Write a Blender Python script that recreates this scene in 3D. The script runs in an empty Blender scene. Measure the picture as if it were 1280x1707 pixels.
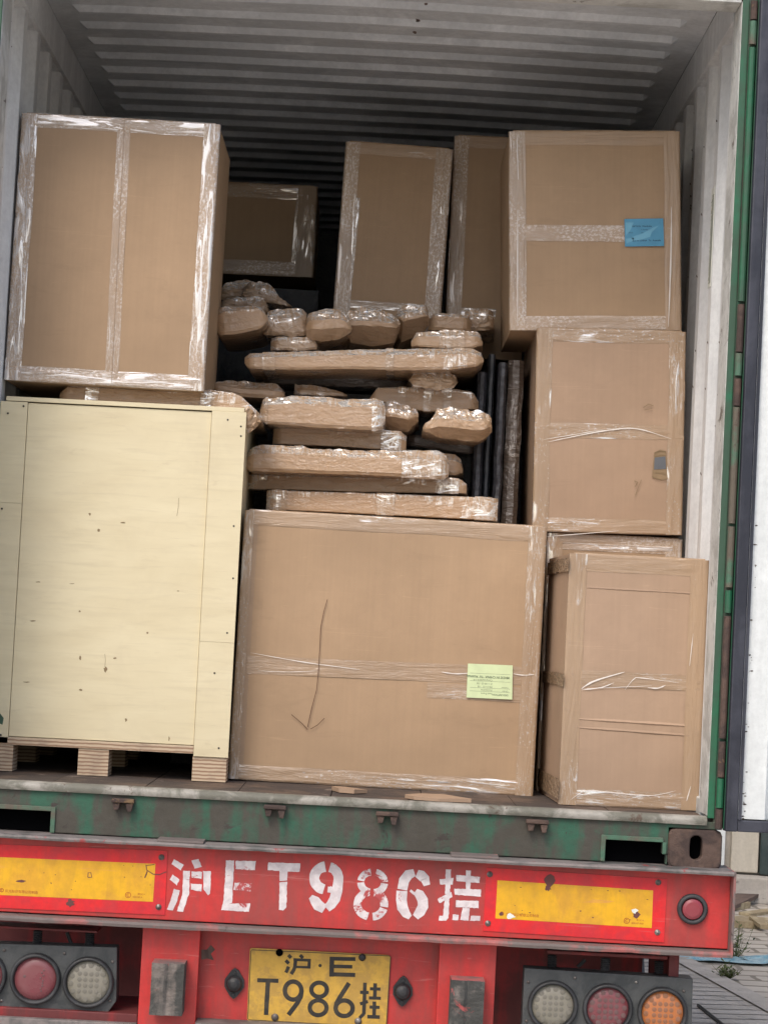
import bpy, bmesh, math, random
from mathutils import Vector, Matrix, noise
R = math.radians
random.seed(7)
sc = bpy.context.scene
col = sc.collection
FL = 1.45                      # container floor above the ground
# ------------------------------------------------------------------ camera
CAM = Vector((.1047, -6.7614, FL + .5236)); F = 3602.2
PI_, YA, RO = .05555, .0021, .0523
cp, sp, cy, sy = math.cos(PI_), math.sin(PI_), math.cos(YA), math.sin(YA)
FW = Vector((sy*cp, cy*cp, sp)); RT = Vector((cy, -sy, 0)); UP = RT.cross(FW)
cr, sr = math.cos(RO), math.sin(RO)
RT, UP = cr*RT + sr*UP, -sr*RT + cr*UP
cd = bpy.data.cameras.new('camera'); cam = bpy.data.objects.new('camera', cd); col.objects.link(cam)
cam.matrix_world = Matrix(((RT.x, UP.x, -FW.x, CAM.x), (RT.y, UP.y, -FW.y, CAM.y), (RT.z, UP.z, -FW.z, CAM.z), (0, 0, 0, 1)))
cd.sensor_fit = 'VERTICAL'; cd.sensor_height = 36; cd.lens = F/1707*36; cd.clip_end = 500; cd.clip_start = .05
sc.camera = cam
# ------------------------------------------------------------------ light
SUN_EL, SUN_AZ = 50, 205       # azimuth clockwise from +Y
w = bpy.data.worlds.new('World'); sc.world = w; w.use_nodes = True
nt = w.node_tree; bg = nt.nodes['Background']
sky = nt.nodes.new('ShaderNodeTexSky'); sky.sky_type = 'NISHITA'; sky.sun_disc = False
sky.sun_elevation = R(SUN_EL); sky.sun_rotation = R(SUN_AZ); sky.air_density = 1.0; sky.dust_density = 3.6; sky.ozone_density = 1.0
nt.links.new(sky.outputs[0], bg.inputs[0]); bg.inputs[1].default_value = .15
ld = bpy.data.lights.new('sun', 'SUN'); ld.energy = .9; ld.angle = R(20); ld.color = (1, .95, .88)
sun = bpy.data.objects.new('sun', ld); col.objects.link(sun)
sd = Vector((math.sin(R(SUN_AZ))*math.cos(R(SUN_EL)), math.cos(R(SUN_AZ))*math.cos(R(SUN_EL)), math.sin(R(SUN_EL))))
sun.rotation_euler = sd.to_track_quat('Z', 'Y').to_euler()
sc.view_settings.view_transform = 'Standard'; sc.view_settings.look = 'None'
sc.view_settings.exposure = .50; sc.view_settings.gamma = 1
sc.render.engine = 'CYCLES'; sc.cycles.max_bounces = 8; sc.cycles.diffuse_bounces = 6; sc.cycles.glossy_bounces = 3
sc.cycles.use_denoising = True
# ------------------------------------------------------------------ pixel helpers
def ray(px, py): return FW*F + RT*(px-640) - UP*(py-853.5)
def at(px, py, Y):
    d = ray(px, py); return CAM + d*((Y-CAM.y)/d.y)
def gr(px, py, z=0.0):
    d = ray(px, py); return CAM + d*((z-CAM.z)/d.z)
# ------------------------------------------------------------------ materials
MATS = {}
def N(nt, t, **k):
    n = nt.nodes.new(t)
    for a, b in k.items():
        if hasattr(n, a) and a not in ('Scale',): setattr(n, a, b)
        else: n.inputs[a].default_value = b
    return n
def newmat(name):
    m = bpy.data.materials.new(name); m.use_nodes = True; MATS[name] = m
    return m, m.node_tree, m.node_tree.nodes['Principled BSDF'], m.node_tree.links.new
def coords(nt, L, scale=(1, 1, 1), src='Object'):
    tc = nt.nodes.new('ShaderNodeTexCoord'); mp = nt.nodes.new('ShaderNodeMapping'); mp.inputs['Scale'].default_value = scale
    L(tc.outputs[src], mp.inputs['Vector']); return mp.outputs[0]
def noi(nt, L, vec, scale, detail=4, rough=.55, dist=0):
    n = nt.nodes.new('ShaderNodeTexNoise'); n.inputs['Scale'].default_value = scale; n.inputs['Detail'].default_value = detail
    n.inputs['Roughness'].default_value = rough; n.inputs['Distortion'].default_value = dist; L(vec, n.inputs['Vector']); return n.outputs['Fac']
def ramp(nt, L, fac, stops, interp='LINEAR'):
    r = nt.nodes.new('ShaderNodeValToRGB'); r.color_ramp.interpolation = interp
    e = r.color_ramp.elements
    while len(e) < len(stops): e.new(.5)
    for i, (p, c) in enumerate(stops):
        e[i].position = p; e[i].color = (c, c, c, 1) if isinstance(c, (int, float)) else (*c, 1)
    L(fac, r.inputs[0]); return r.outputs[0]
def mix(nt, L, fac, a, b, mode='MIX'):
    m = nt.nodes.new('ShaderNodeMix'); m.data_type = 'RGBA'; m.blend_type = mode
    for s, v in ((0, fac), (6, a), (7, b)):
        if isinstance(v, (int, float)): m.inputs[s].default_value = v
        elif isinstance(v, tuple): m.inputs[s].default_value = (*v, 1)
        else: L(v, m.inputs[s])
    return m.outputs[2]
def bump(nt, L, h, strength, dist=.01, nrm=None):
    b = nt.nodes.new('ShaderNodeBump'); b.inputs['Strength'].default_value = strength; b.inputs['Distance'].default_value = dist
    L(h, b.inputs['Height'])
    if nrm: L(nrm, b.inputs['Normal'])
    return b.outputs[0]
def math_(nt, L, op, a, b=None):
    m = nt.nodes.new('ShaderNodeMath'); m.operation = op
    for i, v in enumerate((a, b)):
        if v is None: continue
        if isinstance(v, (int, float)): m.inputs[i].default_value = v
        else: L(v, m.inputs[i])
    return m.outputs[0]

def card_color(nt, L, base):
    v = coords(nt, L); a = noi(nt, L, v, 1.7, 3); b = noi(nt, L, v, 22, 5, .7)
    fl = noi(nt, L, coords(nt, L, (90, 90, 1.5)), 1, 2)
    d = tuple(c*.84 for c in base); l = tuple(min(1, c*1.13) for c in base)
    c = mix(nt, L, ramp(nt, L, a, [(.3, 0), (.7, 1)]), d, l)
    c = mix(nt, L, ramp(nt, L, b, [(.35, .0), (.75, .25)]), c, tuple(x*.72 for x in base))
    sm = noi(nt, L, coords(nt, L, (1, 1, 2.5)), 4.5, 6, .7, 1.2)
    c = mix(nt, L, ramp(nt, L, sm, [(.56, 0), (.68, .22)]), c, tuple(x*.62 for x in base))
    scr = noi(nt, L, coords(nt, L, (3, 3, 60)), 1.3, 3, .6, 1.5)
    c = mix(nt, L, ramp(nt, L, scr, [(.66, 0), (.70, .18)]), c, tuple(min(1, x*1.5) for x in base))
    c = mix(nt, L, ramp(nt, L, fl, [(.35, 0), (.7, .16)]), c, tuple(x*.75 for x in base))
    oi = nt.nodes.new('ShaderNodeObjectInfo')
    h = nt.nodes.new('ShaderNodeHueSaturation'); L(c, h.inputs['Color'])
    L(math_(nt, L, 'ADD', math_(nt, L, 'MULTIPLY', oi.outputs['Random'], .16), .92), h.inputs['Value'])
    return h.outputs[0], b, fl
CB = (.405, .275, .168)
def card_mat(name, base=CB, coat=0.0):
    m, nt, p, L = newmat(name)
    c, b, fl = card_color(nt, L, base)
    L(c, p.inputs['Base Color']); p.inputs['Roughness'].default_value = .62; p.inputs['Specular IOR Level'].default_value = .3
    n1 = bump(nt, L, noi(nt, L, coords(nt, L), 3.5, 2), .25, .02)
    L(bump(nt, L, fl, .12, .002, n1), p.inputs['Normal'])
    return m
card_mat('cardboard'); card_mat('cardboard_pink', (.395, .272, .185)); card_mat('cardboard_board', (.365, .255, .168))
def wrap_mat(name, base, coatw=1.0, cr_=.12, st_=.60, gl_=.62, glam=.8, pc=.6):
    """kraft paper or board under clear wrinkled film"""
    m, nt, p, L = newmat(name)
    c, b, fl = card_color(nt, L, base)
    a = noi(nt, L, coords(nt, L, (9, 9, 32)), 1, 3, .5, 2.2)
    st = ramp(nt, L, a, [(st_, 0), (st_+.025, 1)])
    v2 = noi(nt, L, coords(nt, L, (46, 8, 9)), 1, 4, .6, 1.2)
    fold = ramp(nt, L, v2, [(.455, 0), (.5, 1), (.545, 0)])
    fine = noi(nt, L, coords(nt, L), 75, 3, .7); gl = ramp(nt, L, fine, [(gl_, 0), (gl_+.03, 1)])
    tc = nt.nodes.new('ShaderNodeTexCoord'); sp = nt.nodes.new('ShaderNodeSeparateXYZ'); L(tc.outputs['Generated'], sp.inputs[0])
    up = ramp(nt, L, sp.outputs['Z'], [(.5, 0), (.92, .24)])  # painted glints grow denser towards the top
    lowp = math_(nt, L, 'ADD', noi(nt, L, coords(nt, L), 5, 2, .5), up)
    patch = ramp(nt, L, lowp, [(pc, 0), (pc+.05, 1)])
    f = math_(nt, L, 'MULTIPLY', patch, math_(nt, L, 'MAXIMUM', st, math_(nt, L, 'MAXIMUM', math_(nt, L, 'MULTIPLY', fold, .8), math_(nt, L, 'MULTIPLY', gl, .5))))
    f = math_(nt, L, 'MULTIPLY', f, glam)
    L(mix(nt, L, f, c, (.93, .89, .84)), p.inputs['Base Color']); L(math_(nt, L, 'MULTIPLY', f, .7), p.inputs['Metallic'])  # sky glints on the film painted as pale, part-metallic colour
    L(ramp(nt, L, f, [(0, .5), (.6, .16)]), p.inputs['Roughness'])
    p.inputs['Coat Weight'].default_value = coatw; p.inputs['Coat Roughness'].default_value = cr_; p.inputs['Coat IOR'].default_value = 1.7
    n = bump(nt, L, a, 1.0, .02); n = bump(nt, L, v2, .6, .010, n); n = bump(nt, L, fine, .5, .004, n)
    L(n, p.inputs['Coat Normal']); L(bump(nt, L, a, .2, .010), p.inputs['Normal'])
    return m
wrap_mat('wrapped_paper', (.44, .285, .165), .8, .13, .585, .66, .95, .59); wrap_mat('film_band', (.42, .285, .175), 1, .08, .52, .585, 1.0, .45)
wrap_mat('dark_wrap', (.085, .062, .048), 1, .2, .62, .72, .3, .66)  # on packages in the gaps this dark tone stands in for shade
def tape_mat(name, base=CB, streak=.60, rough=.14, cov=.5, glit=.64, tint=.12, amt=.8):
    """clear packing tape: the board shows through; pale metallic streaks paint in the sky glints of its folds"""
    m, nt, p, L = newmat(name)
    cc, _, _ = card_color(nt, L, base)
    low = noi(nt, L, coords(nt, L, (5, 12, 1), 'UV'), 1, 3, .6)
    cc = mix(nt, L, ramp(nt, L, low, [(.35, tint*.4), (.65, tint*1.6)]), cc, (.40, .345, .30))
    a = noi(nt, L, coords(nt, L, (4.5, 42, 1), 'UV'), 1.0, 3, .5, 1.6)
    st = ramp(nt, L, a, [(streak, 0), (streak+.02, 1)])
    a2 = noi(nt, L, coords(nt, L, (9, 70, 3), 'UV'), 1.0, 3, .5, 2.0)
    st2 = ramp(nt, L, a2, [(.475, 0), (.5, 1), (.525, 0)])
    patch = ramp(nt, L, noi(nt, L, coords(nt, L, (3.0, 8, 1), 'UV'), 1, 2, .5), [(.62-cov*.25, 0), (.66-cov*.25, 1)])
    patch2 = ramp(nt, L, noi(nt, L, coords(nt, L, (2.2, 5, 7), 'UV'), 1, 2, .5), [(.60-cov*.25, 0), (.66-cov*.25, 1)])
    fine = noi(nt, L, coords(nt, L, (90, 120, 1), 'UV'), 1, 3, .65)
    gl = ramp(nt, L, fine, [(glit, 0), (glit+.04, 1)])
    f = math_(nt, L, 'MAXIMUM', math_(nt, L, 'MULTIPLY', patch, math_(nt, L, 'MAXIMUM', st, math_(nt, L, 'MULTIPLY', st2, .7))), math_(nt, L, 'MULTIPLY', patch2, math_(nt, L, 'MULTIPLY', gl, .6)))
    f = math_(nt, L, 'MULTIPLY', f, amt)
    L(mix(nt, L, f, cc, (.93, .90, .88)), p.inputs['Base Color']); L(math_(nt, L, 'MULTIPLY', f, .75), p.inputs['Metallic'])  # glint streaks painted pale and part metallic by the noise masks
    L(ramp(nt, L, f, [(0, .42), (.6, rough)]), p.inputs['Roughness']); p.inputs['Specular IOR Level'].default_value = .6
    p.inputs['Coat Weight'].default_value = .9; p.inputs['Coat Roughness'].default_value = .12; p.inputs['Coat IOR'].default_value = 1.45 if cov < .5 else 1.65
    n = bump(nt, L, a, .9, .02); n = bump(nt, L, a2, .8, .006, n); n = bump(nt, L, fine, .5, .0022, n)
    L(bump(nt, L, a, .25, .008), p.inputs['Normal']); L(n, p.inputs['Coat Normal'])
    return m
tape_mat('tape_silver', CB, .54, .20, 1.0, .55, .28, .70)
tape_mat('tape_clear', CB, .57, .13, .42, .60, .03, .9)
tape_mat('tape_flat', CB, .60, .16, .0, .66, .0, .7)
tape_mat('tape_textured', CB, .61, .2, .55, .52, .16, .42)

def paint(name, base, worn, wornamt=.5, rough=.5, scale=4, streak=True, metal=0, spots=None, bs=.15):
    m, nt, p, L = newmat(name)
    v = coords(nt, L); a = noi(nt, L, v, scale, 7, .65, .4); s = noi(nt, L, coords(nt, L, (14, 14, 1.2)), 1, 4, .6)
    f = math_(nt, L, 'MULTIPLY', math_(nt, L, 'ADD', a, s if streak else a), .5)
    lo = .62 - .3*wornamt
    c = mix(nt, L, ramp(nt, L, f, [(lo-.05, 0), (lo+.06, 1)]), base, worn)
    c = mix(nt, L, ramp(nt, L, noi(nt, L, v, 40, 5, .7), [(.4, 0), (.75, .3)]), c, tuple(x*.5 for x in worn))
    if name.startswith('red_paint') or name in ('red_sheet', 'yellow_sheet'):
        k_ = .38 if name == 'red_paint' else .22
        gm = noi(nt, L, coords(nt, L, (9, 9, 1.6)), 1.2, 6, .7, .6)
        c = mix(nt, L, ramp(nt, L, gm, [(.46, 0), (.66, k_)]), c, (.16, .075, .065))
        sc_ = noi(nt, L, coords(nt, L, (3, 3, 50)), 1.5, 4, .6, 1)
        c = mix(nt, L, ramp(nt, L, sc_, [(.66, 0), (.69, k_)]), c, (.55, .20, .18))
    if spots:
        c = mix(nt, L, ramp(nt, L, noi(nt, L, v, 9, 8, .75, .6), [(.60, 0), (.64, 1)]), c, spots)
    L(c, p.inputs['Base Color'])
    L(ramp(nt, L, a, [(.3, rough*.8), (.7, min(1, rough*1.4))]), p.inputs['Roughness'])
    p.inputs['Metallic'].default_value = metal
    L(bump(nt, L, noi(nt, L, v, 25, 6, .7), bs, .01), p.inputs['Normal'])
    return m
paint('red_paint', (.56, .034, .032), (.40, .045, .04), .45, .42, 3, bs=.08)
paint('red_dull', (.30, .02, .022), (.13, .025, .025), .55, .55, 4)
paint('red_worn_edge', (.40, .12, .11), (.16, .13, .12), .6, .6, 6, False, spots=(.05, .035, .03))
paint('steel_worn', (.10, .10, .095), (.22, .19, .18), .5, .6, 6, False, spots=(.32, .05, .05))
paint('green_rust', (.025, .105, .062), (.066, .060, .047), .49, .6, 5.5, spots=(.045, .035, .03), bs=.3)
paint('green_clean', (.014, .125, .058), (.035, .085, .05), .45, .45, 5, spots=None)
paint('green_pale', (.065, .15, .095), (.12, .10, .075), .45, .6, 6, False, spots=(.07, .04, .03), bs=.4)
paint('rust', (.105, .066, .050), (.06, .040, .034), .5, .8, 9, False, spots=(.17, .11, .06), bs=.7)
paint('lip', (.34, .32, .28), (.16, .155, .125), .5, .6, 7, False, spots=(.10, .07, .05), bs=.5)
paint('white_wall', (.77, .79, .79), (.66, .675, .68), .45, .42, 2.5, True, spots=None, bs=.08)
paint('white_door', (.80, .83, .82), (.70, .73, .72), .4, .4, 2.5, True, spots=None, bs=.06)
paint('white_chipped', (.66, .67, .64), (.45, .45, .42), .35, .5, 6, False, spots=(.14, .12, .10), bs=.5)
paint('roof_white', (.80, .83, .85), (.66, .69, .71), .45, .45, 3, False, spots=None, bs=.1)
paint('floor_ply', (.11, .075, .055), (.06, .045, .038), .5, .7, 5, False, spots=(.2, .16, .13), bs=.5)
paint('black_rubber', (.022, .023, .025), (.05, .052, .055), .4, .5, 6, False, bs=.3)
paint('lamp_housing', (.040, .046, .048), (.075, .08, .08), .5, .5, 7, False, bs=.35)
paint('gasket', (.022, .024, .035), (.05, .053, .07), .4, .38, 5, True, bs=.2)
paint('bolt', (.30, .28, .26), (.14, .12, .11), .5, .4, 30, False, .5)
paint('film_shade_black', (.026, .031, .042), (.06, .063, .07), .5, .16, 6, True, bs=1.0)  # black film; on the stacks its darkness stands in for shade
paint('foam_grey', (.07, .073, .085), (.035, .035, .042), .5, .3, 40, False, bs=1.0)
paint('concrete', (.50, .46, .41), (.42, .385, .34), .5, .85, 3, False, spots=(.2, .19, .17), bs=.3)
paint('cream_panel', (.58, .53, .44), (.52, .475, .39), .4, .6, 2, True, bs=.05)
paint('timber_pale', (.50, .42, .27), (.33, .26, .16), .5, .8, 10, False, bs=.6)
paint('timber_dark', (.09, .062, .05), (.16, .11, .09), .5, .8, 10, False, bs=.6)
paint('blue_plastic', (.15, .38, .50), (.35, .5, .55), .5, .35, 20, False, bs=1)
paint('block_worn', (.20, .17, .15), (.06, .06, .055), .55, .8, 14, True, spots=(.42, .09, .085), bs=1.0)
paint('yellow_sheet', (.78, .42, .012), (.70, .36, .02), .35, .38, 10, False, spots=None, bs=.02)
paint('red_sheet', (.72, .018, .022), (.60, .02, .03), .35, .36, 10, False, spots=None, bs=.02)
paint('plate_yellow', (.62, .37, .055), (.48, .29, .06), .45, .5, 22, False, spots=(.42, .26, .06), bs=.12)
paint('white_paint', (.74, .68, .68), (.62, .55, .56), .4, .6, 20, False, spots=(.42, .07, .07), bs=.4)
paint('black_ink', (.022, .02, .018), (.05, .042, .03), .3, .6, 25, False)
paint('glass_dark', (.035, .055, .055), (.05, .07, .07), .4, .12, 2, False, bs=.0)
paint('plant_leaf', (.05, .09, .02), (.10, .11, .03), .5, .7, 20, False)

def simple(name, c, rough=.5, metal=0, spec=.5):
    m, nt, p, L = newmat(name); p.inputs['Base Color'].default_value = (*c, 1)
    L(mix(nt, L, noi(nt, L, coords(nt, L), 30, 3), tuple(x*.85 for x in c), tuple(min(1, x*1.15) for x in c)), p.inputs['Base Color'])
    p.inputs['Roughness'].default_value = rough; p.inputs['Metallic'].default_value = metal; p.inputs['Specular IOR Level'].default_value = spec
    return m
simple('shade_black', (.002, .002, .0025), 1, 0, .02); simple('lens_clear', (.30, .29, .22), .25); simple('led_clear', (.15, .145, .11), .3)  # first colour stands in for deep shade in notches and holes
simple('lens_red', (.20, .008, .022), .22); simple('led_red', (.11, .006, .016), .3); simple('lens_amber', (.52, .15, .018), .22); simple('led_amber', (.25, .075, .015), .3)
simple('print_red', (.35, .05, .01), .6); simple('label_blue', (.07, .29, .46), .35); simple('label_green', (.62, .72, .42), .5); simple('label_white', (.72, .74, .68), .5)
simple('ink_blue', (.01, .06, .11), .5); simple('ink_green', (.10, .14, .08), .6); simple('marker', (.09, .04, .02), .7); simple('inside_grey', (.12, .13, .145), .8)
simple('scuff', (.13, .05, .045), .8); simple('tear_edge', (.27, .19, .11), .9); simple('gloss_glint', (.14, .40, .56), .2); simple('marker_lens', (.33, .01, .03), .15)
simple('fold_glint', (.78, .72, .66), .2, 0, .8); simple('knot_brown', (.24, .17, .09), .7); simple('hinge_red', (.30, .02, .02), .5)  # first colour paints the highlights on tape folds

def lens(name, c, dust=.45):
    m, nt, p, L = newmat(name); v = coords(nt, L)
    d = ramp(nt, L, noi(nt, L, v, 14, 5, .65, .5), [(.3, dust*.5), (.7, dust)])
    L(mix(nt, L, d, c, (.30, .275, .25)), p.inputs['Base Color']); L(ramp(nt, L, d, [(0, .15), (.7, .6)]), p.inputs['Roughness'])
    L(bump(nt, L, noi(nt, L, v, 60, 2), .3, .002), p.inputs['Normal'])
lens('lens_clear', (.20, .19, .14), .45); lens('led_clear', (.12, .115, .085), .4); lens('lens_red', (.17, .006, .022), .28); lens('led_red', (.085, .006, .014), .35)
lens('lens_amber', (.50, .14, .015), .25); lens('led_amber', (.26, .08, .015), .3); lens('marker_lens', (.27, .01, .03)  , .18)
def ply():
    m, nt, p, L = newmat('plywood')
    v = coords(nt, L, (1.2, 1, 5)); a = noi(nt, L, v, 2.2, 5, .6, .8)
    g = noi(nt, L, coords(nt, L, (5, 5, 60)), 1, 4, .6, .5)
    c = mix(nt, L, ramp(nt, L, a, [(.3, 0), (.7, 1)]), (.64, .555, .36), (.71, .63, .425))
    c = mix(nt, L, ramp(nt, L, g, [(.5, 0), (.8, .5)]), c, (.54, .46, .30))
    c = mix(nt, L, ramp(nt, L, noi(nt, L, coords(nt, L, (1.5, 1, 9)), 3.0, 6, .7, 1.5), [(.60, 0), (.74, .35)]), c, (.44, .35, .22))
    c = mix(nt, L, ramp(nt, L, noi(nt, L, coords(nt, L), 2.6, 5, .7, .8), [(.5, 0), (.72, .3)]), c, (.52, .44, .30))
    L(c, p.inputs['Base Color']); p.inputs['Roughness'].default_value = .6
    L(bump(nt, L, g, .1, .003), p.inputs['Normal'])
    m2, nt, p, L = newmat('ply_edge')
    wv = nt.nodes.new('ShaderNodeTexWave'); wv.bands_direction = 'Z'; wv.inputs['Scale'].default_value = 26; wv.inputs['Distortion'].default_value = 1.5
    L(coords(nt, L), wv.inputs['Vector'])
    c = mix(nt, L, ramp(nt, L, wv.outputs['Fac'], [(.25, 0), (.55, 1)]), (.30, .19, .12), (.55, .43, .30))
    L(mix(nt, L, ramp(nt, L, noi(nt, L, coords(nt, L), 12, 5), [(.5, 0), (.7, .4)]), c, (.20, .14, .11)), p.inputs['Base Color']); p.inputs['Roughness'].default_value = .8
ply()
def pavers():
    m, nt, p, L = newmat('pavers')
    tc = nt.nodes.new('ShaderNodeTexCoord'); mp = nt.nodes.new('ShaderNodeMapping'); mp.inputs['Rotation'].default_value = (0, 0, R(-4)); L(tc.outputs['Object'], mp.inputs[0])
    br = nt.nodes.new('ShaderNodeTexBrick'); br.inputs['Scale'].default_value = 1; br.inputs['Brick Width'].default_value = .30; br.inputs['Row Height'].default_value = .20
    br.inputs['Mortar Size'].default_value = .022; br.inputs['Mortar Smooth'].default_value = .3; br.inputs['Color1'].default_value = (.55, .50, .43, 1); br.inputs['Color2'].default_value = (.45, .40, .34, 1); br.inputs['Mortar'].default_value = (.20, .175, .14, 1)
    dv = nt.nodes.new('ShaderNodeVectorMath'); dv.operation = 'ADD'
    nn = nt.nodes.new('ShaderNodeTexNoise'); nn.inputs['Scale'].default_value = 4; L(mp.outputs[0], nn.inputs[0])
    sc2 = nt.nodes.new('ShaderNodeVectorMath'); sc2.operation = 'SCALE'; sc2.inputs[3].default_value = .06; L(nn.outputs['Color'], sc2.inputs[0])
    L(mp.outputs[0], dv.inputs[0]); L(sc2.outputs[0], dv.inputs[1]); L(dv.outputs[0], br.inputs['Vector'])
    c = mix(nt, L, ramp(nt, L, noi(nt, L, mp.outputs[0], 2, 6, .7), [(.45, 0), (.7, .6)]), br.outputs['Color'], (.36, .32, .27))
    L(c, p.inputs['Base Color']); p.inputs['Roughness'].default_value = .85
    L(bump(nt, L, br.outputs['Fac'], -.6, .02), p.inputs['Normal'])
pavers()
def lettering_white():
    pass
# ------------------------------------------------------------------ mesh helpers
XF = {}
class MB:
    def __init__(s): s.v = []; s.f = []; s.mi = []; s.uv = []; s.cur = 0
    def poly(s, pts, uv=None):
        i = len(s.v); s.v += [Vector(p) for p in pts]; s.f.append(list(range(i, i+len(pts)))); s.mi.append(s.cur); s.uv.append(uv or [(0, 0)]*len(pts))
    def box(s, x0, x1, y0, y1, z0, z1):
        a = [(x, y, z) for z in (z0, z1) for y in (y0, y1) for x in (x0, x1)]
        for q in ((0, 1, 5, 4), (1, 3, 7, 5), (3, 2, 6, 7), (2, 0, 4, 6), (4, 5, 7, 6), (2, 3, 1, 0)): s.poly([a[i] for i in q])
        return s
    def prism(s, xz, y0, y1):
        n = len(xz); A = [(x, y0, z) for x, z in xz]; B = [(x, y1, z) for x, z in xz]
        s.poly(A); s.poly(B[::-1])
        for i in range(n):
            j = (i+1) % n; s.poly([A[j], A[i], B[i], B[j]])
        return s
    def pxprism(s, pts, Y, th):           # polygon read off the photograph, laid on the plane y=Y
        w_ = [at(px, py, Y) for px, py in pts]
        a = sum(w_[i].x*w_[(i+1) % len(w_)].z-w_[(i+1) % len(w_)].x*w_[i].z for i in range(len(w_)))
        if a < 0: w_ = w_[::-1]
        return s.prism([(p.x, p.z) for p in w_], Y-th, Y)
    def tube(s, pts, r, n=10, caps=True):
        pts = [Vector(p) for p in pts]; rings = []
        for i, p in enumerate(pts):
            t = (pts[min(i+1, len(pts)-1)]-pts[max(i-1, 0)]).normalized()
            a = t.orthogonal().normalized() if i == 0 else (a - t*a.dot(t)).normalized()
            b = t.cross(a); rr = r[i] if isinstance(r, (list, tuple)) else r
            rings.append([p+(a*math.cos(2*math.pi*k/n)+b*math.sin(2*math.pi*k/n))*rr for k in range(n)])
        for u, v_ in zip(rings, rings[1:]):
            for k in range(n): s.poly([u[k], u[(k+1) % n], v_[(k+1) % n], v_[k]])
        if caps: s.poly(rings[0][::-1]); s.poly(rings[-1])
        return s
    def lathe(s, c, prof, n=32, axis='Y'):   # prof: (radius, offset along axis)
        rings = []
        for r, o in prof:
            if axis == 'Y': rings.append([Vector((c[0]+r*math.cos(2*math.pi*k/n), c[1]+o, c[2]+r*math.sin(2*math.pi*k/n))) for k in range(n)])
            elif axis == 'X': rings.append([Vector((c[0]+o, c[1]+r*math.cos(2*math.pi*k/n), c[2]+r*math.sin(2*math.pi*k/n))) for k in range(n)])
            else: rings.append([Vector((c[0]+r*math.cos(2*math.pi*k/n), c[1]+r*math.sin(2*math.pi*k/n), c[2]+o)) for k in range(n)])
        for u, v_ in zip(rings, rings[1:]):
            for k in range(n): s.poly([u[k], u[(k+1) % n], v_[(k+1) % n], v_[k]])
        return s
    def grid(s, P, UVs=None, closed=False):   # P[i][j]
        for i in range(len(P)-1):
            m_ = len(P[i]); rng = range(m_ if closed else m_-1)
            for j in rng:
                k = (j+1) % m_
                s.poly([P[i][j], P[i+1][j], P[i+1][k], P[i][k]], None if UVs is None else [UVs[i][j], UVs[i+1][j], UVs[i+1][k], UVs[i][k]])
        return s
    def build(s, name, mats, parent=None, local=False, bevel=0, smooth=False, weld=True, seg=2):
        me = bpy.data.meshes.new(name)
        inv = XF[parent].inverted() if (parent is not None and not local) else Matrix.Identity(4)
        me.from_pydata([inv @ p for p in s.v], [], s.f)
        u = me.uv_layers.new(name='UVMap')
        li = 0
        for q in s.uv:
            for c in q: u.data[li].uv = c; li += 1
        for m in ([mats] if isinstance(mats, str) else mats): me.materials.append(MATS[m])
        me.polygons.foreach_set('material_index', s.mi)
        bm = bmesh.new(); bm.from_mesh(me)
        if weld: bmesh.ops.remove_doubles(bm, verts=bm.verts, dist=1e-5)
        bmesh.ops.recalc_face_normals(bm, faces=bm.faces)
        if bevel:
            es = [e for e in bm.edges if len(e.link_faces) == 2 and e.calc_face_angle(0) > .5]
            bmesh.ops.bevel(bm, geom=es, offset=bevel, segments=seg, affect='EDGES', profile=.6, clamp_overlap=True)
        if smooth:
            for f in bm.faces: f.smooth = True
        bm.to_mesh(me); bm.free()
        o = bpy.data.objects.new(name, me); col.objects.link(o)
        if parent is not None:
            o.parent = parent; XF[o] = XF[parent]
        else: XF[o] = Matrix.Identity(4)
        return o
def tag(o, label=None, cat=None, group=None, kind=None):
    for k, v in (('label', label), ('category', cat), ('group', group), ('kind', kind)):
        if v: o[k] = v
    return o
def empty(name, M, label, cat, group=None):
    o = bpy.data.objects.new(name, None); col.objects.link(o); o.empty_display_size = .1
    if isinstance(M, (tuple, Vector)): M = Matrix.Translation(M)
    o.matrix_world = M; XF[o] = M.copy(); return tag(o, label, cat, group)
def arc(cx, cy_, rx, ry, a0, a1, n=14): return [(cx+rx*math.cos(R(a0+(a1-a0)*i/n)), cy_+ry*math.sin(R(a0+(a1-a0)*i/n))) for i in range(n+1)]
def stroke_poly(pts, w_, closed=False, jitter=0):
    """quads of a stroke of width w_ along pts (2-D)"""
    n = len(pts); Lp = []; Rp = []
    for i in range(n):
        if closed: a, b = pts[(i-1) % n], pts[(i+1) % n]
        else: a, b = pts[max(i-1, 0)], pts[min(i+1, n-1)]
        tx, ty = b[0]-a[0], b[1]-a[1]; l = math.hypot(tx, ty) or 1; nx, ny = -ty/l, tx/l
        ww = (w_[i] if isinstance(w_, list) else w_)/2*(1+random.uniform(-jitter, jitter))
        Lp.append((pts[i][0]+nx*ww, pts[i][1]+ny*ww)); Rp.append((pts[i][0]-nx*ww, pts[i][1]-ny*ww))
    out = []
    for i in range(n if closed else n-1):
        j = (i+1) % n; out.append([Lp[i], Lp[j], Rp[j], Rp[i]])
    return out
def strokes_px(mb, strokes, tr, Y):
    for pts, w_, *cl in strokes:
        for q in stroke_poly(pts, w_, bool(cl)):
            mb.poly([at(*tr(*p), Y) for p in q])
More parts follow.
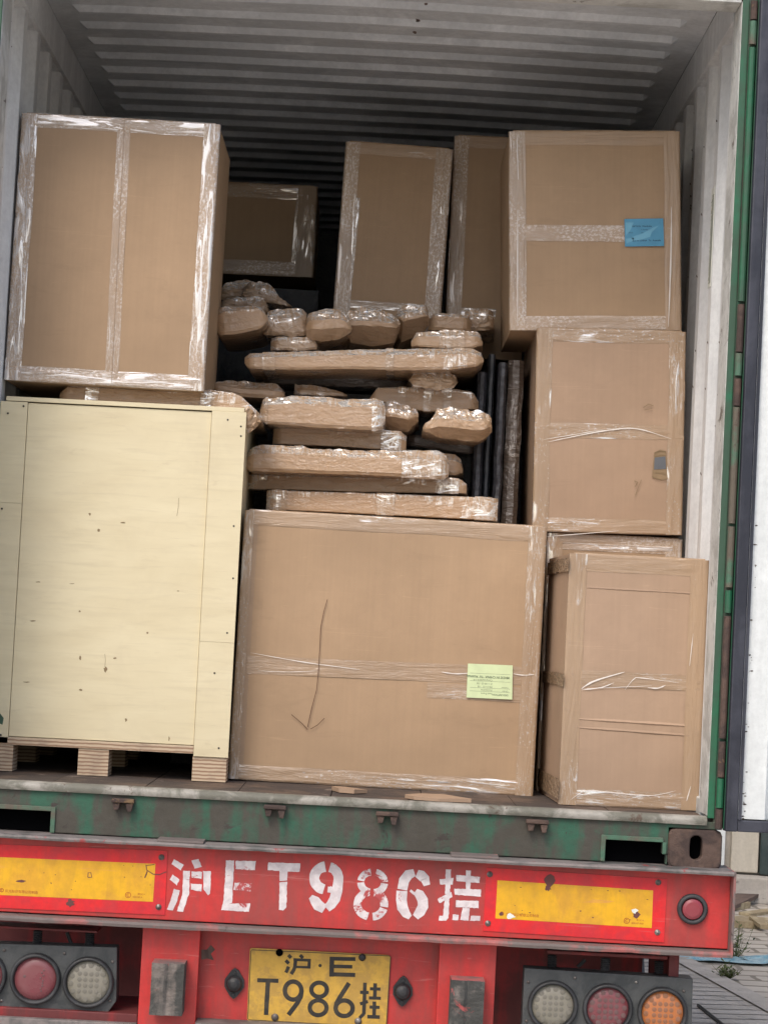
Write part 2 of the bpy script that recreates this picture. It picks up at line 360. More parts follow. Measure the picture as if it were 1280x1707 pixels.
def font_mesh(txt, size, bold=False):
    cu = bpy.data.curves.new('t', 'FONT'); cu.body = txt; cu.size = size; cu.align_x = 'LEFT'; cu.resolution_u = 2
    if bold: cu.offset = size*.02
    ob = bpy.data.objects.new('t', cu); me = bpy.data.meshes.new_from_object(ob)
    vs = [v.co.copy() for v in me.vertices]; fs = [list(p.vertices) for p in me.polygons]
    bpy.data.objects.remove(ob); bpy.data.meshes.remove(me); return vs, fs
def add_text(mb, txt, size, place, bold=False):
    vs, fs = font_mesh(txt, size, bold)
    for f in fs: mb.poly([place(vs[i].x, vs[i].y) for i in f])

# ================================================================== SETTING
g = MB()
for i in range(-2, 3):
    for j in range(-2, 3): g.poly([(i*60-30, j*60-30, 0), (i*60+30, j*60-30, 0), (i*60+30, j*60+30, 0), (i*60-30, j*60+30, 0)])
tag(g.build('ground', 'pavers'), kind='structure')
# ribbed concrete strip and smooth slab beside the trailer
def ribbed():
    a, b = gr(1128, 1590), gr(1280, 1672); c, d = gr(1060, 1600), gr(1160, 1720)
    dirv = (b-a).normalized(); perp = Vector((dirv.y, -dirv.x, 0))
    if perp.dot(d-b) < 0: perp = -perp
    W = 1.25; Lg = 22; o = a - dirv*8
    m = MB(); nseg = 150
    for i in range(nseg):
        for (u0, u1, z) in ((0, .85, .012), (.85, 1, .009)):
            s0 = o+dirv*(Lg*(i+u0)/nseg); s1 = o+dirv*(Lg*(i+u1)/nseg); zz = Vector((0, 0, z))
            m.poly([s0+zz+perp*.14, s1+zz+perp*.14, s1+perp*W+zz, s0+perp*W+zz])
    z = Vector((0, 0, .02)); m.poly([o+z, o+dirv*Lg+z, o+dirv*Lg+perp*.14+z, o+perp*.14+z])
    o2 = o+perp*W; m.poly([o2+z, o2+dirv*Lg+z, o2+dirv*Lg+perp*.2+z, o2+perp*.2+z])
    tag(m.build('path', 'concrete', weld=False), kind='structure')
    s = MB(); o3 = o2+perp*.21; z = Vector((0, 0, .008))
    s.poly([o3+z, o3+dirv*Lg+z, o3+dirv*Lg+perp*9+z, o3+perp*9+z]); tag(s.build('pavement', 'concrete'), kind='structure')
    return dirv, perp, o3
DV, PV, O3 = ribbed()

# building beyond
YB = gr(1245, 1500).y
bld = empty('building', (6, YB, 0), 'cream panelled building with dark glass and concrete plinth, below the open container door', 'building')
def bx(px, py=1420): return at(px, py, YB).x
zpl = at(1250, 1458, YB).z
m = MB(); m.box(-10, 30, YB+.02, YB+6, 0, 7); m.build('wall', 'concrete', bld)
m = MB(); m.box(-10, 30, YB-.25, YB+.01, 0, zpl); m.build('plinth', 'concrete', bld, bevel=.01)
x0, x1 = bx(1210), bx(1264); pw = x1-x0
m = MB()
m.box(x0+.03, x1-.01, YB-.05, YB+.015, zpl+.02, 3.2); m.build('wall_panel', 'cream_panel', bld, bevel=.01)
m = MB(); m.box(x0-.9, x0-.02, YB-.05, YB+.015, zpl+.02, 3.2); m.build('wall_panel', 'white_door', bld, bevel=.01)
m = MB(); m.box(x1, x1+.10, YB-.07, YB+.015, zpl+.01, 3.2); m.build('window_frame', 'glass_dark', bld, bevel=.01)
gl = MB(); gl.box(x1+.11, x1+3.0, YB-.01, YB+.015, zpl+.02, 3.2); gl.build('window', 'glass_dark', bld)
for k in range(3):
    m = MB(); m.box(x1+3.1+k*2.2, x1+5.2+k*2.2, YB-.05, YB+.015, zpl+.02, 3.2); m.build('wall_panel', 'cream_panel', bld, bevel=.01)

# debris
def plank(a, b, w_, th, mat, name, label, lift=0, lift2=None):
    a = Vector(a); b = Vector(b); d = (b-a); L_ = d.length; M = Matrix.Translation(a) @ Matrix.Rotation(math.atan2(d.y, d.x), 4, 'Z')
    m = MB(); n = 10; P = []
    for i in range(n+1):
        t = i/n; x = L_*t; e = .01*noise.noise(Vector((x*3, th*9, 1))); z0 = lift+((lift2 if lift2 is not None else lift)-lift)*t
        P.append([(x, -w_/2+e, z0), (x, w_/2+e, z0), (x, w_/2+e*2, z0+th), (x, -w_/2+e*2, z0+th)])
    m.grid(P, closed=True); m.poly(P[0]); m.poly(P[-1][::-1])
    o = m.build(name, mat, bevel=.002); o.matrix_world = M; tag(o, label, 'plank')
plank(gr(1208, 1518), gr(1310, 1484), .16, .03, 'timber_dark', 'plank', 'dark brown plank lying aslant on the pavers in front of the plinth', .02, .10)
plank(gr(1180, 1520), gr(1232, 1512), .18, .05, 'timber_pale', 'plank', 'short pale board end under the dark plank', .0)
plank(gr(1190, 1540), gr(1330, 1548), .30, .05, 'timber_pale', 'plank', 'wide weathered pale board lying across the pavers', .0)
plank(gr(1240, 1527), gr(1330, 1515), .10, .025, 'timber_pale', 'plank', 'thin grey strip of wood between dark plank and wide board', .0)
plank(gr(1252, 1545), gr(1272, 1553), .05, .03, 'timber_pale', 'plank', 'small wood splinter leaning on the wide weathered board', .05, .02)
def crumple(cx, cy_, w_, h_, mat, name, label, cat):
    m = MB(); n = 16; P = []
    for i in range(n+1):
        row = []
        for j in range(7):
            x = w_*(i/n-.5); y = h_*(j/6-.5)*(1-.6*abs(i/n-.5)); z = .012+.03*abs(noise.noise(Vector((i*.7, j*.9, w_*7))))
            row.append((x, y+.06*noise.noise(Vector((i*.5, 3, w_))), z))
        P.append(row)
    m.grid(P); o = m.build(name, mat); o.location = (cx, cy_, 0); tag(o, label, cat)
p = gr(1222, 1602); crumple(p.x, p.y, 1.3, .32, 'blue_plastic', 'plastic_scrap', 'crumpled pale blue plastic strip on the pavers under the bumper end', 'plastic scrap')
p = gr(1290, 1606); crumple(p.x, p.y, .55, .2, 'blue_plastic', 'plastic_scrap', 'smaller blue plastic piece at the right edge of the photo', 'plastic scrap')
def weed(px, py, h_, label, n=16):
    p = gr(px, py); m = MB()
    for i in range(n):
        a = random.uniform(0, 6.28); r = random.uniform(.02, .13); hh = h_*random.uniform(.3, 1)
        c = Vector((r*math.cos(a), r*math.sin(a), hh*.6)); m.tube([(0, 0, 0), c*.6+Vector((0, 0, .01)), c+Vector((0, 0, hh*.4))], [.003, .002, .001], 4)
        for k in range(3):
            t = c*random.uniform(.5, 1.1)+Vector((0, 0, hh*.2*k)); b = random.uniform(0, 6.28); l = .035
            m.poly([t, t+Vector((l*math.cos(b-.4)*.6, l*math.sin(b-.4)*.6, .008)), t+Vector((l*math.cos(b), l*math.sin(b), .02)), t+Vector((l*math.cos(b+.4)*.6, l*math.sin(b+.4)*.6, .008))])
    o = m.build('weed', 'plant_leaf', weld=False); o.location = (p.x, p.y, 0); tag(o, label, 'weed', 'weeds in the paver joints')
weed(1224, 1600, .26, 'taller green weed growing beside the blue plastic strip', 26)
weed(1214, 1632, .10, 'low clump of weed at the edge of the ribbed strip', 22)
p1, p2 = gr(1163, 1682), gr(1200, 1712)
m = MB(); dd = (p2-p1).normalized(); m.tube([p1+Vector((0, 0, .02)), p1+dd*1.2+Vector((0, 0, .02))], .010, 6)
tag(m.build('steel_rod', 'black_rubber'), 'thin black rod lying on the smooth concrete slab', 'rod')

# ================================================================== CONTAINER
WX = 1.178
ct = empty('shipping_container', (0, 0, FL-.16), 'open green shipping container with white interior, loaded with cartons on a red trailer', 'shipping container')
def Z(z): return FL+z
# floor
m = MB()
for k in range(8): m.box(-1.17+k*.2925, -1.17+(k+1)*.2925-.003, .03, 12, Z(-.028), Z(-.001+.0006*(k % 2)))
m.build('floor', 'floor_ply', ct)
m = MB(); m.box(-1.2, 1.2, .35, 12, Z(-.15), Z(-.03)); m.build('underframe', 'shade_black', ct)  # near-black block behind the sill notches, stands in for shade there
# walls
def side(sx):
    m = MB(); prof = []; y = .16; pitch = .278
    while y < 12:
        prof += [(y, 0), (y+.07, 0), (y+.138, .034), (y+.208, .034)]; y += pitch
    prof.append((12.0, 0))
    for k in range(len(prof)-1):
        (ya, da), (yb, db) = prof[k], prof[k+1]
        for zz in range(4):
            za, zb = Z(2.56*zz/4), Z(2.56*(zz+1)/4)
            m.poly([(sx*(WX+da), ya, za), (sx*(WX+db), yb, za), (sx*(WX+db), yb, zb), (sx*(WX+da), ya, zb)])
            m.poly([(sx*(WX+da+.004), ya, za), (sx*(WX+db+.004), yb, za), (sx*(WX+db+.004), yb, zb), (sx*(WX+da+.004), ya, zb)])
        if db == .034 and da == .034:   # closed top of a recess
            m.poly([(sx*WX, ya-.06, Z(2.562)), (sx*(WX+.034), ya, Z(2.545)), (sx*(WX+.034), yb, Z(2.545)), (sx*WX, yb+.06, Z(2.562))])
    w_ = m.build('side_wall', 'white_wall', ct, weld=False)
    m = MB(); m.box(*sorted((sx*(WX-.012), sx*1.215)), .16, 12, Z(2.56), Z(2.70)); m.build('top_rail', 'white_wall', ct, bevel=.004)
    m = MB(); m.box(*sorted((sx*(WX-.006), sx*1.215)), .16, 12, Z(-.15), Z(.05)); m.build('bottom_rail', 'white_chipped', ct, bevel=.004)
    # corner post: green outside, white inside
    m = MB(); m.box(*sorted((sx*1.19, sx*1.219)), -.002, .16, Z(-.03), Z(2.70)); m.build('corner_post', 'green_rust', ct, bevel=.004)
    m = MB(); m.box(*sorted((sx*1.170, sx*1.1895)), .004, .158, Z(.006), Z(2.584)); q = m.build('post_liner', 'white_chipped', ct, bevel=.003)
    m = MB(); m.box(*sorted((sx*1.1715, sx*1.1925)), -.006, .0035, Z(.0), Z(2.59)); m.build('post_edge', 'green_clean', ct, bevel=.002)
    return w_
side(1); side(-1)
# roof with pressed corrugations
m = MB(); y = .30; prof = []
while y < 12:
    prof += [(y, .0), (y+.120, .0), (y+.146, -.019), (y+.172, -.019)]; y += .209
xs = [-1.165, -1.085, -1.06] + [-.9+.3*k for k in range(7)] + [1.06, 1.085, 1.165]
P = []
for (yy, dz) in prof:
    P.append([(x, yy, Z(2.697+.012*(1-(x/1.2)**2)) + dz*(1 if abs(x) < 1.07 else 0) + .004*noise.noise(Vector((x*2, yy*2, 0)))) for x in xs])
m.grid(P); m.build('roof', 'roof_white', ct)
m = MB(); m.box(-1.219, 1.219, .30, 12, Z(2.725), Z(2.73)); m.build('roof_skin', 'green_rust', ct)
m = MB(); m.box(-1.219, 1.219, 12.0, 12.06, Z(-.1), Z(2.72)); m.build('front_wall', 'white_wall', ct)
m = MB(); m.box(-1.189, 1.189, -.003, .12, Z(2.592), Z(2.724)); hd = m.build('header', 'green_rust', ct, bevel=.004)
m = MB(); m.box(-1.169, 1.169, .004, .118, Z(2.58), Z(2.5915)); m.build('header_lip', 'white_chipped', ct, bevel=.002)
m = MB(); m.box(-1.165, 1.165, .121, .30, Z(2.66), Z(2.70)); m.build('header_liner', 'roof_white', ct, bevel=.003)
# sill
zn = lambda px, py: at(px, py, 0)
nx0, nx1, nz = zn(1008, 1410).x, zn(1103, 1410).x, zn(1050, 1401).z
lx1, lz = zn(86, 1360).x, zn(50, 1350).z
zb = Z(-.150)
xc = zn(1113, 1400).x
m = MB(); m.prism([(-1.219, Z(-.012)), (-1.219, lz), (lx1, lz), (lx1, zb), (nx0, zb), (nx0, nz), (nx1, nz), (nx1, Z(-.118)), (xc, Z(-.118)), (xc, Z(-.035)), (1.219, Z(-.035)), (1.219, Z(-.012))], -.004, .03)
sill = m.build('door_sill', 'green_rust', ct, bevel=.003)
m = MB(); P = []
for i in range(61):   # rolled, battered top lip
    x = -1.169+2.338*i/60; e = .002*noise.noise(Vector((x*6, 0, 0)))
    P.append([(x, -.016+e, Z(-.022)), (x, -.021+e, Z(-.010)), (x, -.014+e, Z(.002)), (x, .005, Z(.006)), (x, .034, Z(.004)), (x, .034, Z(-.018))])
m.grid(P); m.build('sill_lip', 'lip', sill, smooth=True)
# notch rims
m = MB()
for (a, b, c, d) in ((nx0-.014, nx0, zb, nz+.014), (nx0, nx1+.002, nz, nz+.014), (nx1, nx1+.012, Z(-.118), nz)): m.box(a, b, -.011, -.003, c, d)
m.build('pocket_rim', 'green_pale', sill, bevel=.002)
m = MB(); m.box(lx1, lx1+.014, -.011, -.003, zb, lz+.014); m.box(-1.2, lx1, -.011, -.003, lz, lz+.014); m.build('pocket_rim', 'green_pale', sill, bevel=.002)
m = MB(); m.box(-1.2, 1.18, .034, .05, Z(-.15), Z(-.02)); m.build('pocket_shade', 'shade_black', sill)  # near-black sheet standing in for the shade inside the pockets
m = MB(); m.box(nx1+.012, xc, -.002, .03, Z(-.150), Z(-.1185)); m.build('sill_gusset', 'green_rust', sill, bevel=.003)
# lugs
for (px, py) in ((207, 1340), (459, 1351), (645, 1362), (894, 1375)):
    c = zn(px, py)
    m = MB(); m.prism([(c.x-.034, c.z+.018), (c.x+.034, c.z+.018), (c.x+.036, c.z+.006), (c.x-.036, c.z+.006)], -.04, -.0045)
    m.prism([(c.x-.032, c.z+.006), (c.x-.008, c.z+.004), (c.x-.012, c.z-.016), (c.x-.027, c.z-.018)], -.034, -.0045)
    m.prism([(c.x+.009, c.z+.004), (c.x+.033, c.z+.006), (c.x+.028, c.z-.021), (c.x+.015, c.z-.021)], -.036, -.0045)
    m.build('lug', 'rust', sill, bevel=.003)
# corner castings with oval hole
def casting(x0, x1, z0, z1):
    m = MB(); cx, cz = (x0+x1)/2+.003, (z0+z1)/2+.004; n = 40; hw, hh = .020, .038
    def oval(k, e=0):
        t = 2*math.pi*k/n; c, s_ = math.cos(t), math.sin(t); return (cx+(hw+e)*c, cz+(hh-hw)*(1 if s_ > 0 else -1)*min(1, abs(s_)*3)+(hw+e)*s_)
    def outer(k, ins=0):
        t = 2*math.pi*k/n; c, s_ = math.cos(t), math.sin(t); W, H = (x1-x0)/2-ins, (z1-z0)/2-ins; q = (abs(c)**9+abs(s_)**9)**(-1/9)
        return ((x0+x1)/2+W*c*q, (z0+z1)/2+H*s_*q)
    rings = [([outer(k) for k in range(n)], .17), ([outer(k) for k in range(n)], -.004), ([outer(k, .005) for k in range(n)], -.010), ([oval(k, .003) for k in range(n)], -.010), ([oval(k) for k in range(n)], -.007), ([oval(k) for k in range(n)], .03), ([oval(k, .02) for k in range(n)], .035)]
    P = [[(a, y, b) for a, b in r_] for r_, y in rings]; m.grid(P, closed=True); m.cur = 1; m.poly([(a, .06, b) for a, b in rings[-1][0]])  # black disc fills the hole in place of its inner shade
    return m.build('corner_casting', ['rust', 'shade_black'], ct)
casting(xc, 1.2205, Z(-.158), Z(-.037)); casting(-1.2205, -1.06, Z(-.158), Z(-.037))
# hinges (pins and blades) beside the right post
hx = 1.2055
segs = [(2.58, 2.52, 'rust'), (2.515, 2.44, 'green_pale'), (2.43, 1.62, 'green_clean'), (1.61, 1.46, 'rust'), (1.455, 1.385, 'green_pale'), (1.375, 1.29, 'rust'), (1.285, .92, 'green_pale'), (.91, .72, 'green_pale'), (.71, .64, 'green_clean'), (.63, .25, 'rust'), (.24, .13, 'rust'), (.125, .035, 'green_clean'), (.03, -.03, 'rust')]
for a, b, mt in segs:
    m = MB(); r_ = .011; m.tube([(hx, -.016, Z(b)), (hx, -.016, Z(a))], r_, 12); m.build('hinge_pin', mt, ct)
m = MB(); m.box(1.2195, 1.2255, -.02, .12, Z(-.03), Z(2.6)); m.build('hinge_plate', 'green_clean', ct, bevel=.002)
# open door, swung right round so that its white inner face looks outwards
pv = Vector((1.222, -.03, 0)); ang = R(-5)
dM = Matrix.Translation(Vector((pv.x, pv.y, Z(-.035)))) @ Matrix.Rotation(-ang, 4, 'Z')
door = MB()
def dl(mb, x0, x1, y0, y1, z0, z1):
    a = [dM @ Vector((x, y, z)) for z in (z0, z1) for y in (y0, y1) for x in (x0, x1)]
    for q in ((0, 1, 5, 4), (1, 3, 7, 5), (3, 2, 6, 7), (2, 0, 4, 6), (4, 5, 7, 6), (2, 3, 1, 0)): mb.poly([a[i] for i in q])
dw, dh = 1.15, 2.62
prof = [(.04, 0), (.125, 0), (.15, .03), (.30, .03), (.325, 0), (.46, 0), (.485, .03), (.65, .03), (.675, 0), (.81, 0), (.835, .03), (1.0, .03), (1.02, 0), (dw-.04, 0)]
P = []
for (x, d) in prof: P.append([dM @ Vector((x, d, .04+(dh-.08)*k/8)) for k in range(9)])
door.grid(P); dl(door, .02, dw, .034, .05, .0, dh)
dr = door.build('door', 'white_door', ct, weld=False); dr['label'] = 'container door swung open, white inner face'
m = MB(); dl(m, 0, .038, -.012, .03, 0, dh); dl(m, .0385, dw, -.010, .03, 0, .036); dl(m, .0385, dw, -.010, .03, dh-.036, dh); dl(m, dw-.038, dw, -.012, .028, .037, dh-.037); m.build('door_gasket', 'gasket', dr, bevel=.004)
m = MB(); dl(m, .0385, .048, -.016, -.0105, .037, dh-.037); m.build('gasket_lip', 'gasket', dr, bevel=.001)
m = MB()
for k in range(34):
    z = random.choice([.05, .1, .2, .35, .5, .62, .8, .9])+random.uniform(-.05, .05); x = .052+random.uniform(0, .012); l = random.uniform(.002, .010)
    m.poly([dM @ Vector((x, -.0012, z)), dM @ Vector((x+l*.8, -.0012, z+l*.2)), dM @ Vector((x+l*.5, -.0012, z+l*.5)), dM @ Vector((x-.002, -.0012, z+l*.4))])
m.build('paint_chips', 'rust', dr)
# paper notice on right wall
m = MB(); xw = WX-.0015; a0, a1 = at(1187, 326, .62), at(1181, 490, .62)
yA, yB = .455, .52
m.box(WX-.002, WX-.0005, yA, yB, a1.z, a0.z); st = m.build('sticker', 'label_white', ct); st['label'] = 'white printed notice on the side wall'
m = MB(); z = a0.z-.03
while z > a1.z+.01:
    m.box(WX-.0028, WX-.0022, yA+.006, yB-random.uniform(.006, .03), z, z+.0022); z -= .0062
m.build('printed_lines', 'ink_green', st)
# scuffs and rust chips on the wall, post and roof
m = MB()
for k in range(46):
    sx = random.choice((1, 1, -1)); y = .165+.278*random.randint(0, 3)+random.uniform(.01, .06); z = random.uniform(.6, 2.5); l = random.uniform(.005, .035)
    m.poly([(sx*(WX-.0008), y, Z(z)), (sx*(WX-.0008), y+l, Z(z+l*.3)), (sx*(WX-.0008), y+l*.8, Z(z+l*.5)), (sx*(WX-.0008), y+.002, Z(z+.006))])
m.build('rust_scuffs', 'rust', ct)
for (px, py, l) in ((709, 13, .007), (696, 40, .010), (691, 60, .009)):
    p = gr(px, py, Z(2.672)); m = MB(); m.poly([(p.x+l*math.cos(a)*random.uniform(.5, 1.3), p.y+l*2.2*math.sin(a)*random.uniform(.5, 1.3), Z(2.686)) for a in [k*.785 for k in range(8)]]); m.build('dirt_mark', 'timber_dark', ct)

# ================================================================== TRAILER
tr = empty('semi_trailer', (0, 3, 0), 'red trailer rear with bumper beam, tail lamps and yellow number plate carrying the green container', 'trailer')
BY = -.04
zt, zbt = Z(-.165), Z(-.415)
BW = 1.246
m = MB(); m.box(-BW, BW, BY, .12, zbt+.02, zt); m.build('bumper_beam', 'red_paint', tr, bevel=.002)
def flange(z0, z1, out, mat, name, seed, xr=BW):
    m = MB(); P = []
    for i in range(90):
        x = -xr+2*xr*i/89; e = .004*noise.noise(Vector((x*9, seed, 0)))+.002*noise.noise(Vector((x*40, seed, 1)))
        P.append([(x, .1, z0), (x, BY-out+e, z0+e*.4), (x, BY-out+e-.002, (z0+z1)/2), (x, BY-out+e, z1+e*.3), (x, .1, z1)])
    m.grid(P, closed=True); m.poly(P[0]); m.poly(P[-1][::-1]); return m.build(name, mat, tr)
flange(zt, zt+.012, .058, 'steel_worn', 'beam_flange', 1.3); flange(zbt, zbt+.016, .05, 'red_worn_edge', 'beam_flange', 7.7)
m = MB(); m.box(BW, BW+.008, -.095, .12, zbt, zt+.011); m.build('beam_end_plate', 'red_worn_edge', tr, bevel=.002)
# wear pads on the upper flange
for (x0, y0, x1) in ((262, 1398, 340), (752, 1424, 832)):
    a, b = at(x0, y0, -.09), at(x1, y0, -.09); m = MB(); m.box(a.x, b.x, -.094, .0, zt+.0125, zt+.02); m.build('wear_pad', 'red_worn_edge', tr, bevel=.002)
# painted registration, stencilled
t1 = lambda x, y: (260+x/4.267, 1410+y/4.267)
t2 = lambda x, y: (540+x/4.267, 1420+y/4.267)
LT = [(t1, q) for q in ([(130, 95), (200, 135), (178, 175), (112, 130)], [(120, 203), (168, 240), (150, 283), (100, 240)], [(130, 305), (172, 318), (150, 400), (122, 460), (80, 452), (105, 390)],
    [(255, 105), (305, 93), (328, 148), (275, 162)], [(195, 177), (245, 177), (240, 240), (193, 240)], [(193, 241), (240, 241), (240, 330), (195, 470), (150, 465), (188, 350)], [(255, 182), (328, 185), (325, 235), (255, 225)],
    [(335, 178), (392, 180), (386, 340), (372, 352), (340, 312)], [(250, 268), (330, 275), (325, 325), (250, 312)],
    [(500, 102), (557, 105), (543, 405), (500, 415), (483, 380)], [(483, 380), (500, 410), (672, 408), (662, 470), (465, 458)], [(568, 107), (712, 107), (705, 175), (568, 165)], [(560, 262), (680, 265), (675, 325), (553, 312)],
    [(800, 118), (1028, 125), (1022, 185), (938, 182), (935, 245), (880, 250), (878, 178), (795, 172)], [(879, 262), (934, 256), (928, 440), (905, 460), (875, 455)])]
LT += [(t2, q) for q in ([(865, 125), (903, 125), (898, 240), (893, 300), (860, 300)], [(862, 302), (893, 302), (885, 470), (868, 490), (815, 488), (820, 455), (845, 455)], [(820, 195), (922, 185), (915, 235), (825, 232)], [(808, 335), (905, 285), (912, 322), (820, 365)],
    [(1010, 130), (1045, 132), (1040, 275), (1008, 270)], [(940, 165), (1110, 178), (1105, 222), (940, 208)], [(925, 262), (1117, 268), (1115, 318), (930, 305)], [(938, 345), (1100, 350), (1098, 402), (935, 392)], [(985, 395), (1035, 400), (1028, 490), (968, 485)], [(915, 445), (958, 448), (952, 487), (912, 485)], [(1042, 455), (1110, 455), (1108, 490), (1038, 490)])]
CH = [MB() for _ in range(8)]
def rough_poly(q, tr_):
    """subdivide an outline and jitter it slightly so that the paint edge is ragged"""
    out = []
    for i in range(len(q)):
        a, b = q[i], q[(i+1) % len(q)]; n = max(1, int(math.hypot(b[0]-a[0], b[1]-a[1])/14))
        for k in range(n):
            t = k/n; j = 2.2 if k else .8
            out.append((a[0]+(b[0]-a[0])*t+random.uniform(-j, j), a[1]+(b[1]-a[1])*t+random.uniform(-j, j)))
    return [tr_(*p_) for p_ in out]
lc = 0
for tr_, q in LT:
    pp = rough_poly(q, tr_); yy = BY-.0008-.00003*(lc % 7); lc += 1; CH[0 if lc <= 9 else 1 if lc <= 13 else 2 if lc <= 15 else 7].poly([at(a, b, yy) for a, b in pp])
def box_tr(x, y, w_, h_, sk=0): return lambda u, v: (x+u*w_+sk*(v-.5), y+v*h_+u*w_*.055)
def digits(mb, tr_, strokes):
    for pts, w_ in strokes:
        L_, R_ = [], []
        qs = stroke_poly(pts, w_, jitter=.05)
        digits.k = getattr(digits, 'k', 0)+1
        for i, q in enumerate(qs): mb.poly([at(*tr_(*p_), BY-.001-.00004*(digits.k % 11)-.0000012*i) for p_ in q])
# 9, 8, 6 as stencil halves; units are the glyph box, x scaled by its aspect
A9 = .68
def G(x, y, h_, sk=-5): return lambda u, v: (x+u*h_*1.0+sk*(v-.5), y+v*h_+u*h_*.055)
# nine: box left 514, top 1436, h 85, w 57 (=.67 h)
digits(CH[3], G(515, 1435, 85), [(arc(.33, .32, .235, .225, 262, 98), .20), (arc(.355, .34, .215, .24, -82, 10)+[(.555, .55), (.52, .72), (.45, .84), (.375, .915)], [.19]*15+[.20, .21, .19, .16]), ([(.37, .54), (.44, .545), (.47, .5)], .12), ([(.045, .70), (.13, .77), (.20, .86), (.33, .93)], [.10, .2, .22, .17])])
# eight
digits(CH[4], G(592, 1446, 86), [(arc(.31, .27, .215, .195, 262, 185), .135), (arc(.31, .27, .215, .195, 175, 98), .135), (arc(.34, .27, .215, .195, -80, -5), .135), (arc(.34, .27, .215, .195, 3, 84), .135),
    (arc(.31, .70, .255, .235, 262, 98), .155), (arc(.34, .70, .235, .235, -82, 8), .155), (arc(.34, .70, .235, .235, 16, 84), .155)])
# six
digits(CH[5], G(660, 1448, 86), [([(.33, .06), (.22, .10), (.14, .22), (.115, .40)], [.14, .2, .2, .2]), ([(.11, .425), (.11, .6), (.14, .75), (.22, .87), (.30, .93)], [.21, .21, .21, .17, .1]), ([(.38, .07), (.46, .10), (.535, .17), (.55, .24), (.50, .27)], [.15, .2, .2, .2, .1]), ([(.37, .42), (.45, .47), (.52, .58), (.535, .70), (.48, .82), (.40, .92)], [.12, .18, .2, .2, .19, .14]), ([(.30, .46), (.33, .42)], .12)])
for c_ in CH:
    if c_.f: c_.build('painted_character', 'white_paint', tr, weld=False)

def pxquad(mb, q, Y, th): mb.pxprism(q, Y, th)
def cmark(mb, cx, cy_, r, Y):
    for q in stroke_poly(arc(cx, cy_, r, r, 0, 360, 16), 1): mb.poly([at(*p_, Y) for p_ in q])
    for q in stroke_poly(arc(cx, cy_, r*.45, r*.5, 40, 320, 8), 1): mb.poly([at(*p_, Y) for p_ in q])
def line_text(mb, txt, x, y, h_, Y, slope=.055):
    def pl(u, v): return at(x+u, y-v+u*slope, Y)
    add_text(mb, txt, h_, pl)
def reflector(outer, inner, rivets, label, marks):
    m = MB(); pxquad(m, outer, BY-.0005, .0025); rp = m.build('reflector_plate', 'red_sheet', tr); rp['label'] = label
    m = MB(); pxquad(m, inner, BY-.0031, .0006); yl = m.build('reflective_strip', 'yellow_sheet', rp)
    for (a, b) in rivets:
        c = at(a, b, BY-.003); m = MB(); m.lathe((c.x, c.y, c.z), [(.0001, -.0045), (.004, -.004), (.0042, -.003), (.0075, -.0035), (.009, -.001), (.0095, 0)], 16); m.build('rivet', 'bolt', rp, smooth=True)
    m = MB(); marks(m); m.build('printed_text', 'print_red', rp, weld=False)
    return rp
c4 = lambda x, y: (x/4.571, 1400+y/4.571); c5 = lambda x, y: (810+x/4.129, 1440+y/4.129)
YT = BY-.0040
def marks_l(m):
    line_text(m, '反光标识有限公司制造', 9, 1487, 5.5, YT); cmark(m, 3.5, 1484, 3, YT); cmark(m, 214, 1492, 4.5, YT); line_text(m, '004187-A', 222, 1496.5, 4.0, YT); line_text(m, '国 3C A', 230, 1491.5, 3.6, YT)
def marks_r(m):
    line_text(m, '反光标识有限公司制造', 843, 1526, 5.5, YT); cmark(m, 836, 1523, 3, YT); cmark(m, 1044, 1535, 4.5, YT); line_text(m, '004187-A00', 1052, 1540, 4.0, YT); line_text(m, '国 3C A', 1060, 1535, 3.6, YT)
rl = reflector([(-120, 1403), c4(1280, 83), c4(1258, 572), (-120, 1508)], [(-110, 1424), c4(1187, 183), c4(1168, 472), (-110, 1487)], [c4(1232, 133), c4(1210, 512)], 'red and yellow reflector plate with torn corner', marks_l)
rr = reflector([c5(3, 25), c5(1245, 105), c5(1222, 540), c5(-20, 460)], [c5(78, 113), c5(1148, 183), c5(1138, 442), c5(63, 375)], [c5(25, 72), c5(1183, 128), c5(12, 410), c5(1177, 472)], 'red and yellow reflector plate with two scuffed holes', marks_r)
def blob(mb, cx, cy_, rx, ry, Y, n=14, j=.35):
    mb.poly([at(cx+rx*math.cos(k*2*math.pi/n)*(1+random.uniform(-j, j)), cy_+ry*math.sin(k*2*math.pi/n)*(1+random.uniform(-j, j)), Y) for k in range(n)])
m = MB()
blob(m, *c5(437, 115), 9, 10, YT-.0002, 18, .12); blob(m, *c5(425, 165), 5, 5, YT-.0003); blob(m, *c5(1030, 350), 6, 6, YT-.0002); blob(m, *c5(105, 345), 3, 3, YT-.0002)
for k in range(14): blob(m, *c5(random.uniform(100, 1120), random.uniform(160, 400)), random.uniform(.6, 2), random.uniform(.4, 1), YT-.0001, 8)
m.build('scuff_marks', 'scuff', rr, weld=False)
m = MB(); blob(m, *c5(165, 360), 8, 4, YT-.0004, 12, .4); blob(m, *c5(1020, 322), 5, 4, YT-.0004, 10, .4); m.build('scuff_marks', 'label_white', rr, weld=False)
m = MB()
for q in stroke_poly([c4(1115, 190), c4(1120, 230), c4(1170, 262), c4(1215, 265), c4(1270, 243)], 1.6): m.poly([at(*p_, YT) for p_ in q])
for q in stroke_poly([c4(1120, 195), c4(1180, 188)], 1.3)+stroke_poly([c4(1125, 240), c4(1105, 290)], 2): m.poly([at(*p_, YT) for p_ in q])
for q in stroke_poly([c4(672, 285), c4(675, 250), c4(695, 250), c4(702, 285), c4(672, 288)], 1.4): m.poly([at(*p_, YT) for p_ in q])
